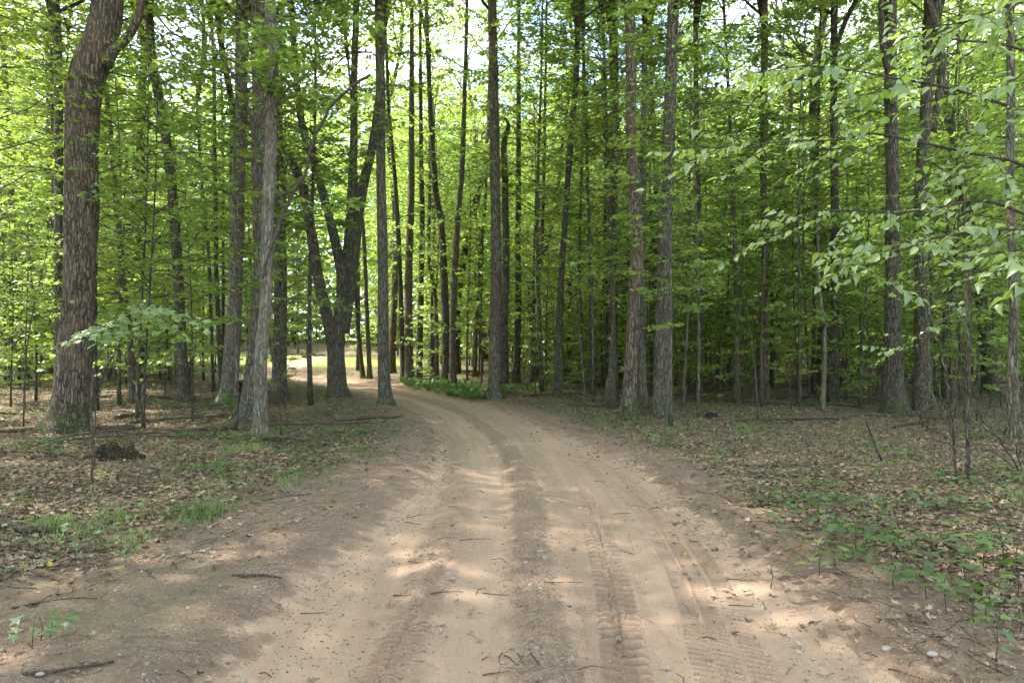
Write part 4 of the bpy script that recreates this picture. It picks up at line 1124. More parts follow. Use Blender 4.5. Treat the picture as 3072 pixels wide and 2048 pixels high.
for bi, (dp, spots, lf, nt_, lsz) in enumerate(BR):
    pts = np.array([at(px, py, dp + 0.25 * (i == 0)) for i, (px, py) in enumerate(spots)]) - org
    pts[:, 1] += r_.normal(0, 0.04, len(pts))
    z0 = pts[0, 2] - 0.3
    root_ = np.array([0.0 if z0 < 3 else -0.05, 0.05, z0])
    C = catmull(np.vstack([root_, pts]), 8)
    t = np.linspace(0, 1, len(C))
    b = MB(); b.tube(C, 0.013 * (1 - t) ** 1.1 + 0.0025, 6)
    link('branch', b.mesh('branch', M['twig']), ot)
    for k in range(int(nt_ * 1.5) + 1):
        f = lf + (1 - lf) * (k + 0.3 * r_.rand()) / int(nt_ * 1.5)
        i0 = min(len(C) - 2, int(f * (len(C) - 1)))
        p = C[i0]; tg = C[i0 + 1] - C[i0]; ah = math.atan2(tg[1], tg[0])
        ln = r_.uniform(0.25, 0.85) * (1.1 - 0.4 * f)
        a = ah + (0 if k == int(nt_ * 1.5) else (1 if k % 2 else -1) * r_.uniform(0.3, 1.5))
        e = p + ln * np.array([math.cos(a), math.sin(a), r_.uniform(-0.65, 0.35)])
        b = MB(); b.tube(catmull([p, 0.5 * (p + e) + [0, 0, 0.02], e], 4), np.linspace(0.004, 0.0015, 9), 3)
        link('twig', b.mesh('twig', M['twig']), ot)
        nlv = int(ln / 0.036) + 2
        for j in range(nlv):
            g_ = (j + 0.7) / nlv
            q0 = p + (e - p) * g_
            la = a + ((1 if j % 2 else -1) * r_.uniform(0.5, 1.1) if j < nlv - 1 else 0)
            dv = (math.cos(la), math.sin(la), r_.uniform(-1.0, 0.15))
            nv = (r_.normal(0, 0.55), r_.normal(-0.45, 0.55), 1)
            cand.append((q0, dv, nv, lsz * 0.62 * r_.uniform(0.4, 1.25)))
key = [(-c[3] / max(0.5, (c[0][1] + TY))) + (0.5 if abs((c[0][0] + TX) / (c[0][1] + TY)) > 0.77 else 0) for c in cand]
order = np.argsort(key)
rest = []
for rank, idx in enumerate(order):
    p, dv, nv, s = cand[idx]
    if rank < 300:
        o = link('leaf', OL[r_.randint(5)], ot)
        orient(o, p, dv, nv, s)
    else: rest.append(cand[idx])
if rest:
    fm = leaves_mesh('foliage', [c[0] for c in rest], [c[1] for c in rest], np.array([c[2] for c in rest]), np.array([c[3] for c in rest]), OVATE, M['broad'], r_.uniform(0.2, 0.9, len(rest)))
    tag(link('foliage', fm, ot), kind='stuff')
tag(ot, 'basswood reaching in from the right edge with pale oval leaves on long thin branches', 'tree')

# dead leaning stem and bare branches before the left trunks
def bare(name, label, dp, paths, mat='twig', cat='branch', leafy=0):
    p0 = at(*paths[0][0][0], dp)
    o = empty(name, tuple(p0)); org = p0
    for i, (pth, w0, w1) in enumerate(paths):
        C = catmull(np.array([at(px, py, dp + 0.12 * math.sin(px * 0.01 + i)) for px, py in pth]) - org, 6)
        C += np.random.RandomState(i).normal(0, 0.008, C.shape)
        b = MB(); b.tube(C, np.linspace(w0, w1, len(C)), 6)
        link('stem' if i == 0 else 'twig', b.mesh('stem' if i == 0 else 'twig', M[mat]), o)
    if leafy:
        r5 = np.random.RandomState(3)
        for i, (pth, w0, w1) in enumerate(paths):
            C = catmull(np.array([at(px, py, dp) for px, py in pth]) - org, 6)
            for q in range(leafy):
                c_ = C[int(r5.uniform(0.35, 0.99) * len(C))]
                add_shoot(o, c_, r5, r5.uniform(0.5, 1.2), r5.uniform(-0.2, 0.4), 0.006, 0.11)
    tag(o, label, cat)
    return o
bare('leafy_branch', 'dark forked branch with thin leafy shoots rising in front of the hollow based maple', 10.2,
     [(D((583, 430), (586, 350), (583, 300), (560, 215), (520, 150), (470, 70), (430, 10)), 0.028, 0.008),
      (D((584, 320), (600, 260), (620, 200), (640, 120), (625, 20)), 0.018, 0.005),
      (D((590, 290), (640, 225), (700, 175), (770, 110), (820, 40)), 0.018, 0.005),
      (D((610, 230), (590, 170), (570, 90), (560, 20)), 0.010, 0.004)], leafy=5)
bare('dead_branch', 'leaning dead stem with a broken tip above the low clearing trees', 9.6,
     [(D((600, 640), (625, 560), (660, 470), (700, 400), (722, 320), (760, 245), (800, 205), (850, 172)), 0.022, 0.022),
      (D((690, 410), (660, 440), (625, 475)), 0.012, 0.004), (D((715, 345), (690, 300), (650, 285), (610, 290)), 0.012, 0.004),
      (D((655, 480), (640, 430), (632, 380)), 0.010, 0.004), (D((724, 330), (770, 318), (840, 322)), 0.008, 0.003)])
def thin_stem(label, dp, paths):
    # rooted whip: first path starts on the ground
    X, Y, Z = gp(*paths[0][0][0])
    return bare('bare_sapling', label, Y, paths, 'bark_dark', 'sapling')
thin_stem('leafless dark sapling with two crossing stems near the right edge', 0, [
    (D((2195, 1110), (2190, 1010), (2180, 900), (2160, 800), (2140, 740), (2120, 620)), 0.016, 0.005),
    (D((2190, 1010), (2160, 900), (2150, 860)), 0.008, 0.003), (D((2185, 950), (2200, 800), (2175, 700)), 0.007, 0.003)])
thin_stem('straight leafless pole sapling right of the crossing stems', 0, [
    (D((2222, 1100), (2222, 960), (2224, 800), (2220, 620), (2218, 420), (2225, 250)), 0.022, 0.010),
    (D((2223, 900), (2240, 850), (2260, 820)), 0.006, 0.003)])
thin_stem('twiggy grey shrub stems arching at the right edge', 0, [
    (D((2345, 1090), (2310, 1030), (2270, 980), (2240, 930)), 0.012, 0.004), (D((2345, 1090), (2290, 1060), (2230, 1040)), 0.008, 0.003),
    (D((2345, 1090), (2330, 1000), (2325, 930)), 0.008, 0.003), (D((2345, 1090), (2280, 1035), (2215, 1030), (2150, 1045)), 0.006, 0.002)])
thin_stem('pale thin leaning whip before the massive old maple', 0, [
    (D((212, 1080), (215, 1000), (225, 900), (262, 810), (285, 770)), 0.012, 0.006), (D((222, 920), (240, 860), (245, 820)), 0.005, 0.003)])

# ------------------------------------------------------------------ stump, logs, fallen branches
def rotten(name, label, px, py, w_, hgt, seed, cat, mat='rot', jag=0.5):
    X, Y, Z = gp(px, py)
    r_ = np.random.RandomState(seed)
    k, n = 40, 14
    th = np.arange(k) * 2 * math.pi / k
    rows = []
    jagv = hgt * (1 - 0.35 * vnoise(th * 6, th * 0 + seed, seed + 4)) * (1 - jag * vnoise(np.cos(th) * 2.5 + seed, np.sin(th) * 2.5, seed) * 1.3)
    for i in range(n):
        f = i / (n - 1)
        root = 1 + 0.9 * (1 - f) ** 3 * (0.4 + 0.6 * np.cos(th * 5 + seed + 0.6 * np.sin(th * 2)))
        rr_ = w_ * 0.5 * root * (1 - 0.25 * f) * (1 + 0.35 * (vnoise(np.cos(th) * 3 + f * 4, np.sin(th) * 3 + seed, seed + 2) - 0.5) + 0.25 * (vnoise(th * 9, th * 0 + f * 2, seed + 6) - 0.5))
        rows.append(np.stack([np.cos(th) * rr_, np.sin(th) * rr_ * 0.8, -0.08 + f * (jagv + 0.08)], -1))
    for i in range(1, 6):   # hollow inside
        f = i / 5
        rows.append(np.stack([np.cos(th) * w_ * 0.5 * (0.62 - 0.5 * f), np.sin(th) * w_ * 0.4 * (0.62 - 0.5 * f), jagv * (1 - 0.35 * f) - 0.02], -1))
    V = np.vstack(rows); nn_ = len(rows)
    i = np.arange(nn_ - 1)[:, None] * k; j = np.arange(k)[None]; j2 = (j + 1) % k
    Fq = np.stack([i + j, i + j2, i + k + j2, i + k + j], -1).reshape(-1, 4)
    o = link(name, mesh_np(name, V, Fq, M[mat], True), None, (X, Y, Z))
    tag(o, label, cat)
    return o
rotten('rotten_stump', 'low crumbling mossy stump with spreading roots in the left foreground litter', 345, 1375, 0.62, 0.26, 4, 'stump')
rotten('rotten_stump', 'dark rotten lump of stump beside the hollow based maple', 738, 1255, 0.40, 1.05, 7, 'stump', jag=0.35)
rotten('rotten_stump', 'black burnt looking stump on the right verge behind the leaf litter', 2135, 1252, 0.28, 0.16, 9, 'stump')
def soil_mound():
    X, Y, Z = gp(2425, 1660)
    n = 44; u = np.linspace(-1, 1, n); UX, UY = np.meshgrid(u, u)
    r = np.sqrt(UX ** 2 + UY ** 2) * (1 + 0.4 * (vnoise(UX * 2 + 5, UY * 2, 3) - 0.5))
    H_ = 0.055 * (1 - sstep(0.0, 1.0, r)) * (0.6 + 0.9 * vnoise(UX * 7, UY * 7, 5)) + 0.012 * vnoise(UX * 15, UY * 15, 6) * (r < 0.95) - 0.012
    i_, j_ = np.meshgrid(np.arange(n - 1), np.arange(n - 1))
    q_ = np.stack([j_ * n + i_, j_ * n + i_ + 1, (j_ + 1) * n + i_ + 1, (j_ + 1) * n + i_], -1).reshape(-1, 4)
    gx_, gy_ = X + UX * 0.24, Y + UY * 0.20
    zz = height(gx_, gy_) - Z + H_
    o = link('soil_mound', mesh_np('soil_mound', np.stack([UX.ravel() * 0.24, UY.ravel() * 0.20, zz.ravel()], -1), q_, M['litter'], True, {'tone': np.clip(0.12 + 0.3 * vnoise(UX * 14, UY * 14, 9), 0, 1).ravel()}), None, (X, Y, Z))
    tag(o, 'small mound of dark crumbly soil beside the right seedlings', 'mound')
soil_mound()

def ground_stick(a, b_, w_, label, cat='twig', name='twig', mat='twig', lift=0.0, seed=0, forks=0, arch=0.0):
    A, B = [np.array(gp(*q)) if len(q) == 2 else np.array([q[0], q[1], h1(q[0], q[1])]) for q in (a, b_)]
    if w_ < 0.009: w_ *= 0.72
    r_ = np.random.RandomState(seed)
    n = 8; t = np.linspace(0, 1, n)
    ln = np.linalg.norm(B - A)
    P = A + np.outer(t, B - A)
    d = (B - A) / max(ln, 1e-6); s = np.array([-d[1], d[0], 0])
    wv = np.cumsum(r_.normal(0, 0.022 * ln, n)); wv -= np.linspace(wv[0], wv[-1], n)
    P += np.outer(wv, s)
    zz = height(P[:, 0], P[:, 1], False)
    P[:, 2] = zz + w_ * 0.55 + 0.004 + lift * np.sin(math.pi * t) + arch * t
    b = MB(); b.tube(P - A, w_ * np.linspace(1.1, 0.55, n) * (1 + r_.normal(0, 0.08, n)), 6 if w_ < 0.02 else 12)
    for f in range(forks):
        i0 = r_.randint(2, n - 2); an = r_.choice([-1, 1]) * r_.uniform(0.4, 0.9); l2 = ln * r_.uniform(0.15, 0.35)
        dd = d * math.cos(an) + s * math.sin(an)
        Q = P[i0] - A + np.outer(np.linspace(0, 1, 4), dd) * l2
        Q[:, 2] += np.linspace(0, 0.03, 4)
        b.tube(Q, w_ * np.linspace(0.55, 0.25, 4), 4)
    o = link(name, b.mesh(name, M[mat]), None, tuple(A))
    tag(o, label, cat)
    return o
c2 = lambda x, y: (1024 + x / 2.24, 1348 + y / 2.24)
c3 = lambda x, y: (2048 + x / 2.24, 1348 + y / 2.24)
c1 = lambda x, y: (x / 2.24, 1348 + y / 2.24)
m1 = lambda x, y: (x / 2.24, 700 + y / 2.24)
m3 = lambda x, y: (2048 + x / 2.24, 700 + y / 2.24)
ST = [
    (c2(440, 460), c2(600, 433), .004, 'bent twig, upper arm of the V on the left wheel line', 1), (c2(430, 490), c2(540, 507), .004, 'short lower twig of the V on the left wheel line', 0),
    (c2(700, 393), c2(790, 390), .004, 'tiny straight twig just under a sun fleck on the road', 0), (c2(640, 610), c2(790, 597), .004, 'thin twig, left of the end to end pair crossing the left rut', 0),
    (c2(800, 612), c2(992, 600), .004, 'thin twig, right of the end to end pair crossing the left rut', 0), (c2(580, 708), c2(650, 716), .004, 'stubby twig below the end to end pair', 1),
    (c2(450, 755), c2(522, 769), .004, 'stubby twig alone on the smooth left lane', 0), (c2(600, 972), c2(822, 960), .005, 'long dark twig in the row of twigs across the left lane', 1),
    (c2(350, 985), c2(480, 981), .006, 'thick short twig leading the row across the left lane', 0), (c2(950, 968), c2(1125, 985), .004, 'curved twig ending at the gravel strip', 1),
    (c2(1320, 897), c2(1622, 893), .004, 'long straight twig from the gravel strip to the chunky tyre track', 0), (c2(1830, 436), c2(1952, 432), .004, 'straight twig on the pale lane right of the tyre track', 0),
    (c2(950, 455), c2(1050, 471), .003, 'slanting twig on the light middle lane', 0), (c2(1262, 1355), c2(1330, 1455), .007, 'thick slanting stick right below the pebbles', 0),
    (c2(1095, 1388), c2(1185, 1455), .005, 'slanting stick left below the pebbles', 1), (c2(850, 1240), c2(912, 1276), .003, 'hair thin bent twig left of the gravel strip', 0),
    (c2(1700, 215), c2(1785, 222), .004, 'small twig on the far right wheel tracks', 0), (c2(2080, 395), c2(2145, 398), .005, 'dark stub of twig at the right road edge', 0),
    (c2(950, 1522), c2(1135, 1493), .005, 'twig touching the bottom of the middle lane', 1), (c2(1185, 1378), c2(1235, 1455), .004, 'slanting stick directly under the flat pebble', 0),
    (c3(300, 875), c3(505, 890), .004, 'forked twig right of the ribbed tyre tracks', 2), (c3(310, 1050), c3(478, 1060), .004, 'bowed twig lying over the ribbed tyre tracks', 0),
    (c3(380, 388), c3(1115, 362), .014, 'long sunlit fallen branch along the right road edge', 2), (c3(750, 540), c3(1150, 585), .007, 'dark drooping branch left of the leafy seedlings', 2),
    (c3(1260, 392), c3(1355, 350), .007, 'white bare antler like twig in the sunlit litter', 2), (c3(590, 175), c3(1150, 205), .010, 'pale branch lying across the right litter behind the sun patches', 1),
    (c3(490, 215), c3(570, 340), .005, 'white crooked twig at the edge of the right litter', 1), (c3(5, 575), c3(110, 545), .004, 'small forked twig on the right lane', 1),
    (c3(1830, 675), c3(1960, 700), .005, 'buff twig among the right seedlings', 0), (c3(1380, 1480), c3(1640, 1560), .005, 'twig in the bottom right corner', 2),
    (c1(20, 308), c1(215, 326), .012, 'short thick stick at the left edge above the bent log', 0), (c1(480, 300), c1(1300, 250), .008, 'very long thin branch lying across the left litter', 1),
    (c1(1700, 345), c1(2080, 308), .007, 'grey stick at the left border of the road', 1), (c1(1560, 858), c1(1895, 872), .012, 'thick barky stick on the bare soil left of the road', 0),
    (c1(150, 1522), c1(765, 1433), .009, 'long bowed stick in the bottom left corner', 1), (c1(2020, 1106), c1(2192, 1098), .004, 'straight twig at the left rim of the sand', 0),
    (c1(1190, 1490), c1(1290, 1563), .005, 'pale curved twig at the bottom edge', 0), (c1(80, 1072), c1(650, 1008), .007, 'twiggy stick on the bare soil at the left', 3),
    (m1(1800, 1275), m1(2294, 1273), .022, 'grey fallen branch right of the pale mottled trunk', 2), (m1(1060, 1376), m1(1490, 1380), .018, 'fallen branch in the litter behind the rotten stump', 1),
    (m1(775, 1248), m1(945, 1213), .045, 'short broken log between the leaning maple and the rotten stump', 0), (m1(1430, 1342), m1(1640, 1300), .022, 'branch running to the foot of the pale mottled trunk', 0),
    (m1(0, 1470), m1(320, 1482), .016, 'branch at the left edge below the massive old maple', 1), (m1(2060, 1252), m1(2210, 1188), .014, 'upturned branch beside the many stemmed maple', 2),
    (m3(970, 1252), m3(1750, 1215), .035, 'long pale fallen log before the stoutest right trunk', 1), (m3(1580, 1238), m3(1705, 1312), .018, 'dark branch sloping below the long pale log', 1),
    (m3(600, 1180), m3(830, 1188), .014, 'thin fallen pole at the edge of the right thicket', 0), (m3(350, 1560), m3(900, 1562), .009, 'brown stick in the middle of the right litter', 2),
    (m1(2294, 1330), m1(2120, 1400), .010, 'stick on the grassy verge inside the road bend', 1),
]
for i, (a, b_, w_, lb, fk) in enumerate(ST):
    big = w_ > 0.01
    ground_stick(a, b_, w_, lb, 'branch' if big else 'twig', 'fallen_branch' if big else 'twig', 'dead' if ('pale' in lb or 'white' in lb or 'sunlit' in lb or big) else 'twig', 0.01 if big else 0.004, i, fk)
r_ = np.random.RandomState(44); k_ = 0
while k_ < 60:
    y = r_.uniform(9.5, 32); x = r_.uniform(-0.8, 0.8) * y
    d_, s_, h_ = road_rd([x], [y])
    if abs(d_[0]) < h_[0] + 1.6: continue
    a = r_.uniform(-0.6, 0.6) + (math.pi if r_.rand() < 0.5 else 0); l_ = r_.uniform(0.8, 3.2)
    x2, y2 = x + math.cos(a) * l_, y + math.sin(a) * l_
    d_, s_, h_ = road_rd([x2], [y2])
    if abs(d_[0]) < h_[0] + 0.6: continue
    k_ += 1; q = k_ % 4
    o = ground_stick((x, y, 0), (x2, y2, 0), r_.uniform(0.012, 0.04) if q else r_.uniform(0.035, 0.06), '%s lying %s' % (['fallen rotting log', 'fallen grey branch', 'fallen brown branch', 'fallen forked branch'][q], beside(x, y)), 'log' if q == 0 else 'branch', 'fallen_log' if q == 0 else 'fallen_branch', 'dead' if q != 2 else 'bark_dark', 0.03, 500 + k_, [0, 2, 3, 4][q], r_.uniform(0, 0.35) if q else 0.0)
    o['group'] = 'fallen wood in the woods'
A = np.array(gp(-60, 1560)); Bp = [gp(-60, 1570), gp(40, 1588), gp(80, 1606), gp(110, 1602), gp(146, 1604)]
b = MB(); C = catmull(np.array(Bp) + [0, 0, 0.045] - A, 6); b.tube(C, np.linspace(0.042, 0.022, len(C)) * (1 + 0.08 * np.sin(np.arange(len(C)))), 12)
tag(link('fallen_log', b.mesh('fallen_log', M['dead']), None, tuple(A)), 'thick bent log poking in at the left edge beside the grass tuft', 'log')
# dead sticks stuck upright
def stuck(pth, w_, label):
    X, Y, Z = gp(*pth[0])
    C = catmull(np.array([at(px, py, Y) for px, py in pth]) - [X, Y, Z], 5)
    b = MB(); b.tube(C, np.linspace(w_, w_ * 0.5, len(C)), 6)
    tag(link('dead_stick', b.mesh('dead_stick', M['bark_dark'] if w_ > 0.012 else M['dead']), None, (X, Y, Z)), label, 'stick')
stuck([m3(1342, 1532), m3(1300, 1440), m3(1268, 1350), m3(1232, 1272)], .020, 'dark stick stuck slanting in the ground in the right middle distance')
stuck([c3(2145, 672), c3(2135, 560), c3(2105, 480), c3(2080, 390)], .006, 'pale thin stick standing slanted behind the right seedlings')
stuck([c3(590, 932), c3(605, 860), c3(592, 800)], .005, 'short crooked twig standing upright at the right edge of the sand')

# ------------------------------------------------------------------ seedlings with countable leaves
SL = [leaf_obj_mesh('seedling_leaf', LOBED, M['lowleaf'], t_, 0.45, 50 + i, 0.02) for i, t_ in enumerate((0.35, 0.5, 0.65, 0.95))]
def seedling(seed, n, hgt, spread, size):
    r_ = np.random.RandomState(seed)
    o = empty('seedling', (0, 0, 0))
    b = MB(); b.tube(np.array([(0, 0, -0.02), (0.01, 0, hgt * 0.5), (0, 0.01, hgt * 0.9)]), [0.003, 0.0025, 0.002], 4)
    link('stem', b.mesh('stem', M['twig']), o)
    for k in range(n):
        a = k * 2.4 + r_.normal(0, 0.3); r0 = spread * r_.uniform(0.1, 1) * (k > 0)
        zl = hgt * r_.uniform(0.65, 1.05)
        l = link('leaf', SL[r_.randint(3) if r_.rand() < 0.93 else 3], o)
        orient(l, (math.cos(a) * r0, math.sin(a) * r0, zl), (math.cos(a), math.sin(a), -0.1), (r_.normal(0, 0.25), r_.normal(-0.15, 0.25), 1), size * r_.uniform(0.7, 1.2))
    return o
SD = [seedling(1, 4, 0.11, 0.02, 0.085), seedling(2, 6, 0.13, 0.07, 0.085), seedling(3, 9, 0.12, 0.13, 0.08), seedling(4, 3, 0.16, 0.01, 0.10), seedling(5, 12, 0.20, 0.17, 0.095)]
ss = [  # spot, kind, label
    ((2565, 1652), 4, 'tallest leafy seedling clump on the right verge beside the soil mound'), ((2600, 1640), 2, 'seedling clump just right of the tallest clump'), ((2535, 1680), 1, 'small seedling in front of the tallest clump'),
    ((2690, 1668), 2, 'low flat leafed seedling right of the tallest clump'), ((2730, 1660), 1, 'seedling between the flat leafed one and the lone umbrella seedling'), ((2796, 1655), 0, 'lone umbrella shaped seedling on the right verge'),
    ((2900, 1700), 4, 'left end of the dense seedling patch at the right edge'), ((2950, 1715), 4, 'middle of the dense seedling patch at the right edge'), ((3010, 1700), 4, 'back of the dense seedling patch at the right edge'), ((3055, 1730), 4, 'right end of the dense seedling patch at the right edge'),
    ((2900, 1750), 2, 'seedling below the dense patch'), ((2725, 1745), 0, 'small seedling on bare soil left below the dense patch'), ((2680, 1760), 0, 'round leafed seedling on the sand border'),
    ((2780, 1800), 2, 'wide seedling on the shaded soil right of the bright sand'), ((2840, 1840), 3, 'stalky seedling below the wide seedling'), ((2920, 1820), 1, 'yellowish seedling under the right patch'), ((2960, 1850), 1, 'pale seedling near the right edge'),
    ((2925, 1885), 3, 'tall stalked seedling casting a shadow near the right edge'), ((2995, 1935), 3, 'tallest stalked seedling in the lower right corner'), ((3050, 1800), 3, 'stalked seedling touching the right edge'),
    ((3060, 1900), 1, 'sunlit seedling touching the right edge low down'), ((2985, 1985), 0, 'small bright seedling near the bottom right corner'), ((2460, 1725), 1, 'flat seedling at the right sand border'), ((2510, 1715), 0, 'tiny seedling right of the sand border'),
    ((2540, 1530), 0, 'single stalked seedling behind the tallest clump'), ((120, 1925), 1, 'seedling on bare soil in the lower left corner'), ((95, 1940), 0, 'leftmost seedling of the lower left pair'), ((150, 1915), 0, 'upright seedling of the lower left pair'),
    ((30, 1655), 2, 'big leafed seedling below the bent log'), ((40, 1740), 0, 'small seedling at the left edge below the log'), ((250, 1610), 2, 'seedling clump right of the grass tuft'), ((300, 1625), 2, 'wide seedling in the left green patch'),
    ((345, 1590), 1, 'yellow leafed seedling in the left green patch'), ((200, 1650), 1, 'pale leafed seedling below the left green patch'), ((270, 1670), 1, 'seedling at the lower rim of the left green patch'), ((380, 1690), 0, 'lone round leafed seedling on the left soil'),
    ((455, 1540), 1, 'seedling beside the long thin branch on the left'), ((730, 1480), 0, 'seedling at the left litter rim'), ((640, 1420), 2, 'seedling clump in the left middle litter'), ((860, 1450), 1, 'yellowing seedling near the left road edge'),
    ((150, 1362), 4, 'leafy seedling bed at the foot of the massive old maple'), ((90, 1372), 2, 'seedlings at the left edge below the massive old maple'), ((210, 1372), 2, 'seedlings between the massive old maple and the rotten stump'), ((780, 1335), 4, 'dark bushy seedling at the foot of the pale mottled trunk'),
    ((745, 1320), 2, 'low seedling left of the pale mottled foot'), ((830, 1330), 2, 'seedling right of the pale mottled foot'), ((3040, 1450), 4, 'bushy seedling at the right edge behind the litter'), ((3055, 1500), 2, 'grassy seedling at the right edge'),
    ((1950, 1330), 4, 'bright seedling patch on the right verge'), ((1985, 1320), 4, 'right half of the bright seedling patch on the verge'), ((2010, 1345), 2, 'front of the bright seedling patch on the verge'), ((2420, 1440), 1, 'seedling in the dim right litter'),
    ((2530, 1370), 1, 'light green seedling in the right litter'), ((2640, 1420), 1, 'seedling in the right litter near the stuck stick'), ((1563, 1828), 0, 'fallen pale green leaf sprig on the gravel strip'),
]
r_ = np.random.RandomState(19)
for i, ((px, py), k, lb) in enumerate(ss):
    X, Y, Z = gp(px, py)
    o = copy_tree(SD[k], (X, Y, Z), r_.uniform(0, 6.28), (r_.uniform(1.1, 1.45) if px > 1000 else r_.uniform(0.85, 1.1)) if i < len(ss) - 1 else 0.3)
    tag(o, lb, 'seedling', 'maple seedlings')
for p in SD:
    for ch in list(p.children): bpy.data.objects.remove(ch)
    bpy.data.objects.remove(p)

# ------------------------------------------------------------------ pebbles
def pebble(seed, a, b_, c, tone):
    r_ = np.random.RandomState(seed)
    n, k = 7, 12
    ph = np.linspace(0.0, math.pi, n)[1:-1]; th = np.arange(k) * 2 * math.pi / k
    V = [(0, 0, c)]
    for p in ph:
        for t_ in th:
            s = 1 + 0.12 * math.sin(2 * t_ + seed) * math.sin(p) + 0.05 * math.sin(3 * t_ + p * 2 + seed)
            V.append((a * s * math.sin(p) * math.cos(t_), b_ * s * math.sin(p) * math.sin(t_), c * math.cos(p)))
    V.append((0, 0, -c)); m = len(ph)
    T = [(0, 1 + j, 1 + (j + 1) % k) for j in range(k)]; Q = []
    for i in range(m - 1):
        for j in range(k): Q.append((1 + i * k + j, 1 + (i + 1) * k + j, 1 + (i + 1) * k + (j + 1) % k, 1 + i * k + (j + 1) % k))
    e = 1 + (m - 1) * k
    T += [(e + (j + 1) % k, e + j, len(V) - 1) for j in range(k)]
    return mesh_np('pebble', np.array(V), [np.array(Q), np.array(T)], M['stone'], True, {'tone': np.full(len(V), tone)})
for i, (sp_, dims, tn, lb) in enumerate([
    (c2(1170, 1338), (.022, .018, .014), .35, 'brown rounded pebble, left of the trio on the gravel strip'), (c2(1228, 1368), (.034, .02, .012), .3, 'flat oval brown pebble, front of the trio on the gravel strip'),
    (c2(1315, 1345), (.022, .017, .012), .8, 'pale grey pebble, right of the trio on the gravel strip'), (c2(1355, 1370), (.016, .013, .01), .4, 'small pebble right beside the pale grey one'),
    (c2(1335, 688), (.026, .02, .014), .6, 'buff stone high on the gravel strip'), (c2(1365, 732), (.022, .018, .014), .7, 'pale stone below the buff one on the gravel strip'), (c2(1237, 768), (.022, .018, .016), .5, 'tan stone on the left side of the gravel strip'),
    (c2(745, 868), (.024, .018, .008), .9, 'whitish flat stone left of the gravel strip'), (c2(1270, 915), (.022, .018, .012), .6, 'pinkish stone in the middle of the gravel strip'), (c2(1340, 940), (.018, .015, .01), .75, 'pale stone right of the pinkish one'),
    (c2(1560, 675), (.022, .018, .016), .1, 'dark brown lump between gravel strip and tyre track'), (c3(690, 912), (.028, .02, .014), .7, 'grey stone at the right rim of the sand'), (c3(1680, 1382), (.028, .02, .014), .95, 'white stone on the lower right soil'),
    (c3(1370, 1345), (.028, .022, .014), .85, 'buff flat stone right of the bright sand'), (c1(1395, 672), (.022, .016, .01), .95, 'small white stone on the left bare soil'), (c3(2195, 1470), (.024, .018, .014), .9, 'whitish stone near the bottom right corner'), (c1(265, 1512), (.024, .018, .012), .75, 'tan pebble in the bottom left corner')]):
    X, Y, Z = gp(*sp_)
    o = link('pebble', pebble(i, *dims, tn), None, (X, Y, Z + dims[2] * 0.45)); o.rotation_euler = (0, 0, i)
    tag(o, lb, 'pebble')

# ------------------------------------------------------------------ loose cover
def ground_pts(n, xr, yr, rs_, ypow=1.0):
    y = yr[0] + (yr[1] - yr[0]) * rs_.rand(n) ** ypow
    x = rs_.uniform(-1, 1, n) * 0.82 * y + 0
    return x, y
rs2 = np.random.RandomState(99)
# dead leaves
def place_cover(n, yr, ypow, keep, rs_):
    x, y = ground_pts(n, None, yr, rs_, ypow)
    d, s, hw = road_rd(x, y)
    e = np.abs(d) - hw
    e = litter_edge(x, y, e)
    k = rs_.rand(n) < keep(x, y, e, d)
    x, y, e = x[k], y[k], e[k]
    return x, y, height(x, y, False), e
def keepl(x, y, e, d):
    edge = e + 0.7 * (fbm(x * 1.3, y * 1.3, 70) - 0.5)
    return sstep(0.35, 1.3, edge) * (0.45 + 0.55 * sstep(0.35, 0.6, fbm(x * 0.9 + 3, y * 0.9, 72))) + 0.003 + 0.09 * sstep(-0.9, 0.2, edge)
x1, y1, z1, e1 = place_cover(150000, (2.6, 28), 1.35, keepl, rs2)
n = len(x1)
a = rs2.uniform(0, 6.28, n)
tone = np.clip(0.16 + 0.72 * rs2.rand(n) + 0.25 * (fbm(x1 * 0.8, y1 * 0.8, 73) - 0.4), 0, 0.95)
tone[rs2.rand(n) < 0.012] = 1.0
dl = (MAPLE[0] + np.array([(0, 0, -0.04), (0, 0, 0.02), (0, 0, 0.22), (0, 0, 0.05), (-0.06, -0.05, 0.34), (0, 0, 0.08), (-0.1, 0, 0.2), (0, 0, 0.12), (-0.08, 0.1, 0.22), (0, 0, 0.05), (0, 0, 0.3)]), MAPLE[1])
lm = leaves_mesh('leaf_litter', np.stack([x1, y1, z1 + 0.008 + 0.012 * rs2.rand(n)], -1), np.stack([np.cos(a), np.sin(a), rs2.normal(0, 0.22, n)], -1), rand_up(n, 0.38, rs2), rs2.uniform(0.022, 0.062, n), dl, M['litter'], tone)
tag(link('leaf_litter', lm), 'brown dead leaf litter over the forest floor on both sides of the road', 'leaf litter', kind='stuff')
# small green plants
def keepg(x, y, e, d):
    c = fbm(x * 0.75 + 11, y * 0.75, 80); c2_ = vnoise(x * 3.1, y * 3.1, 84)
    return sstep(0.25, 0.9, e) * sstep(0.45, 0.62, c + 0.10 * sstep(8, 16, y)) * sstep(0.3, 0.6, c2_) + 0.02 * sstep(0.2, 0.6, e)
x1, y1, z1, e1 = place_cover(120000, (3.2, 42), 1.15, keepg, rs2)
n = len(x1); a = rs2.uniform(0, 6.28, n)
gm = leaves_mesh('ground_plants', np.stack([x1, y1, z1 + 0.02 + 0.10 * rs2.rand(n)], -1), np.stack([np.cos(a), np.sin(a), rs2.normal(0, 0.15, n)], -1), rand_up(n, 0.35, rs2), rs2.uniform(0.03, 0.075, n), (MAPLE[0], MAPLE[1]), M['lowleaf'], np.clip(0.35 + rs2.normal(0, 0.2, n), 0, 1))
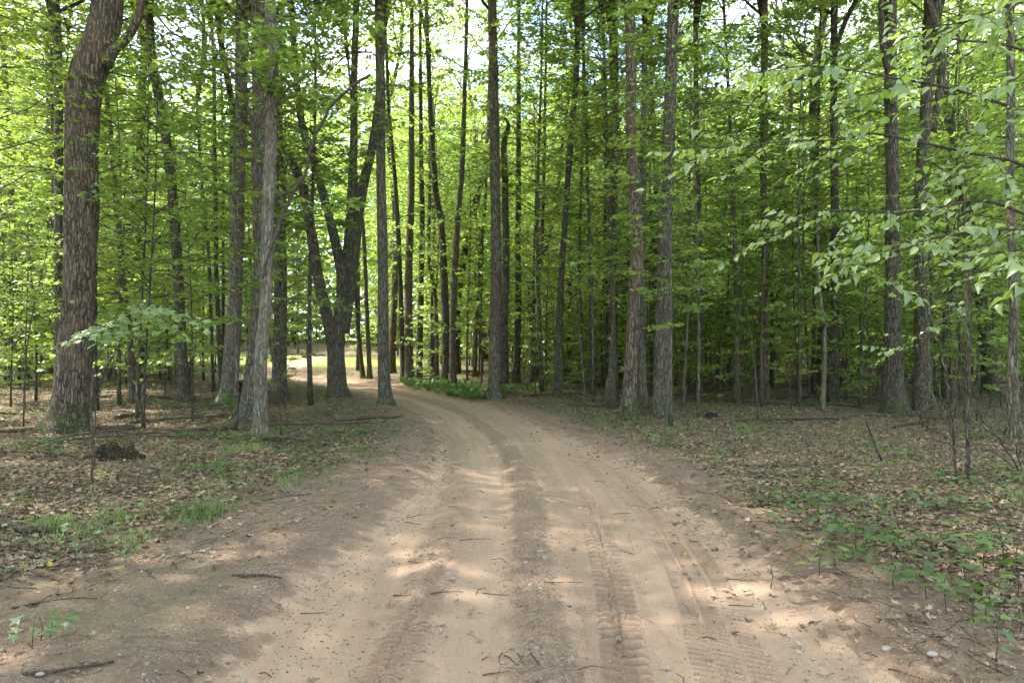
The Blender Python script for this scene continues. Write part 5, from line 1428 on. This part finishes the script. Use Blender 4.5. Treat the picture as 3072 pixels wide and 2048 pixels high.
tag(link('ground_plants', gm), 'low green leafy ground cover scattered through the leaf litter', 'ground cover', kind='stuff')
# grass
def keepgr(x, y, e, d):
    c = fbm(x * 0.9 + 31, y * 0.9, 90)
    return sstep(0.3, 0.8, e) * sstep(0.56, 0.66, c) * sstep(0.35, 0.6, vnoise(x * 4, y * 4, 91)) + 0.9 * clearing(x, y) * sstep(0.0, 0.4, e) 
x1, y1, z1, e1 = place_cover(110000, (3.4, 62), 1.1, keepgr, rs2)
tx, ty = [], []
for px, py, k in [(150, 1585, 260), (330, 1565, 160), (620, 1540, 200), (590, 1555, 120), (700, 1360, 160), (760, 1350, 160), (860, 1455, 60), (2240, 1300, 160), (2230, 1285, 120), (2560, 1665, 90), (380, 1640, 60), (2540, 1290, 80), (520, 1262, 90), (3060, 1500, 120), (2020, 1300, 80)]:
    X, Y, Z = gp(px, py)
    tx.append(X + rs2.normal(0, 0.09, k)); ty.append(Y + rs2.normal(0, 0.10, k))
tx, ty = np.concatenate(tx), np.concatenate(ty)
x1 = np.concatenate([x1, tx]); y1 = np.concatenate([y1, ty]); z1 = np.concatenate([z1, height(tx, ty)])
n = len(x1); a = rs2.uniform(0, 6.28, n)
hh = rs2.uniform(0.07, 0.17, n) * (1 + 0.8 * (y1 > 25))
ct = (np.array([(0, 0.02, 0), (0, -0.02, 0), (0.18, 0.016, 0.5), (0.18, -0.016, 0.5), (0.55, 0, 0.85)]), np.array([(0, 1, 3), (0, 3, 2), (2, 3, 4)]))
gv = leaves_mesh('grass', np.stack([x1, y1, z1], -1), np.stack([np.cos(a), np.sin(a), np.zeros(n)], -1), np.tile([[0, 0, 1.0]], (n, 1)), hh, (ct[0] * [1, 0.8, 1], ct[1]), M['grass'], rs2.rand(n))
tag(link('grass', gv), 'tufts of thin green grass on the verges and in the clearing', 'grass', kind='stuff')
# gravel crumbs
x1 = rs2.uniform(-2.6, 3.2, 46000); y1 = 2.4 + 9 * rs2.rand(46000) ** 1.3
d, s, hw = road_rd(x1, y1)
pr = np.exp(-((d - 0.02) / 0.17) ** 2) + 0.5 * np.exp(-((d + 0.72) / 0.14) ** 2) + 0.35 * np.exp(-((np.abs(d) - hw) / 0.35) ** 2) + 0.10 + 0.35 * sstep(0, 0.4, np.abs(d) - hw)
k = rs2.rand(46000) < pr
x1, y1 = x1[k], y1[k]; n = len(x1); z1 = height(x1, y1, False)
oc = (np.array([(1, 0, 0), (0, 1, 0), (-1, 0, 0), (0, -1, 0), (0, 0, 0.7), (0, 0, -0.7)], float), np.array([(0, 1, 4), (1, 2, 4), (2, 3, 4), (3, 0, 4), (1, 0, 5), (2, 1, 5), (3, 2, 5), (0, 3, 5)]))
a = rs2.uniform(0, 6.28, n)
gl = leaves_mesh('gravel', np.stack([x1, y1, z1 + 0.002], -1), np.stack([np.cos(a), np.sin(a), rs2.normal(0, 0.3, n)], -1), rand_up(n, 0.4, rs2), rs2.uniform(0.0025, 0.0105, n) * (1 + (rs2.rand(n) < 0.04)), oc, M['stone'], np.clip(rs2.normal(0.45, 0.22, n), 0, 1))
tag(link('gravel', gl), 'loose gravel and crumbs on the strips between the wheel lines', 'gravel', kind='stuff')
# small twigs in the litter
def keept(x, y, e, d): return sstep(-0.7, 0.3, e) * 0.9 + 0.05
x1, y1, z1, e1 = place_cover(5200, (2.6, 24), 1.2, keept, rs2)
b = MB()
for i in range(len(x1)):
    a = rs2.uniform(0, 3.14); ln = rs2.uniform(0.05, 0.28) * (1 if e1[i] > 0 else 0.5); r0 = rs2.uniform(0.0012, 0.0035)
    dx, dy = math.cos(a) * ln, math.sin(a) * ln
    bd = rs2.normal(0, 0.12)
    P = np.array([(x1[i], y1[i], z1[i]), (x1[i] + dx * .5 - dy * bd, y1[i] + dy * .5 + dx * bd, z1[i] + 0.012), (x1[i] + dx, y1[i] + dy, z1[i] + rs2.uniform(0, 0.02))])
    V, q_, t_ = tube(P + [0, 0, 0.006], [r0, r0, r0 * 0.6], 3)
    b.add(V, q_, t_)
tag(link('debris', b.mesh('debris', M['dead'], False)), 'scattered small dry twigs among the leaves and on the sand', 'twig litter', kind='stuff')
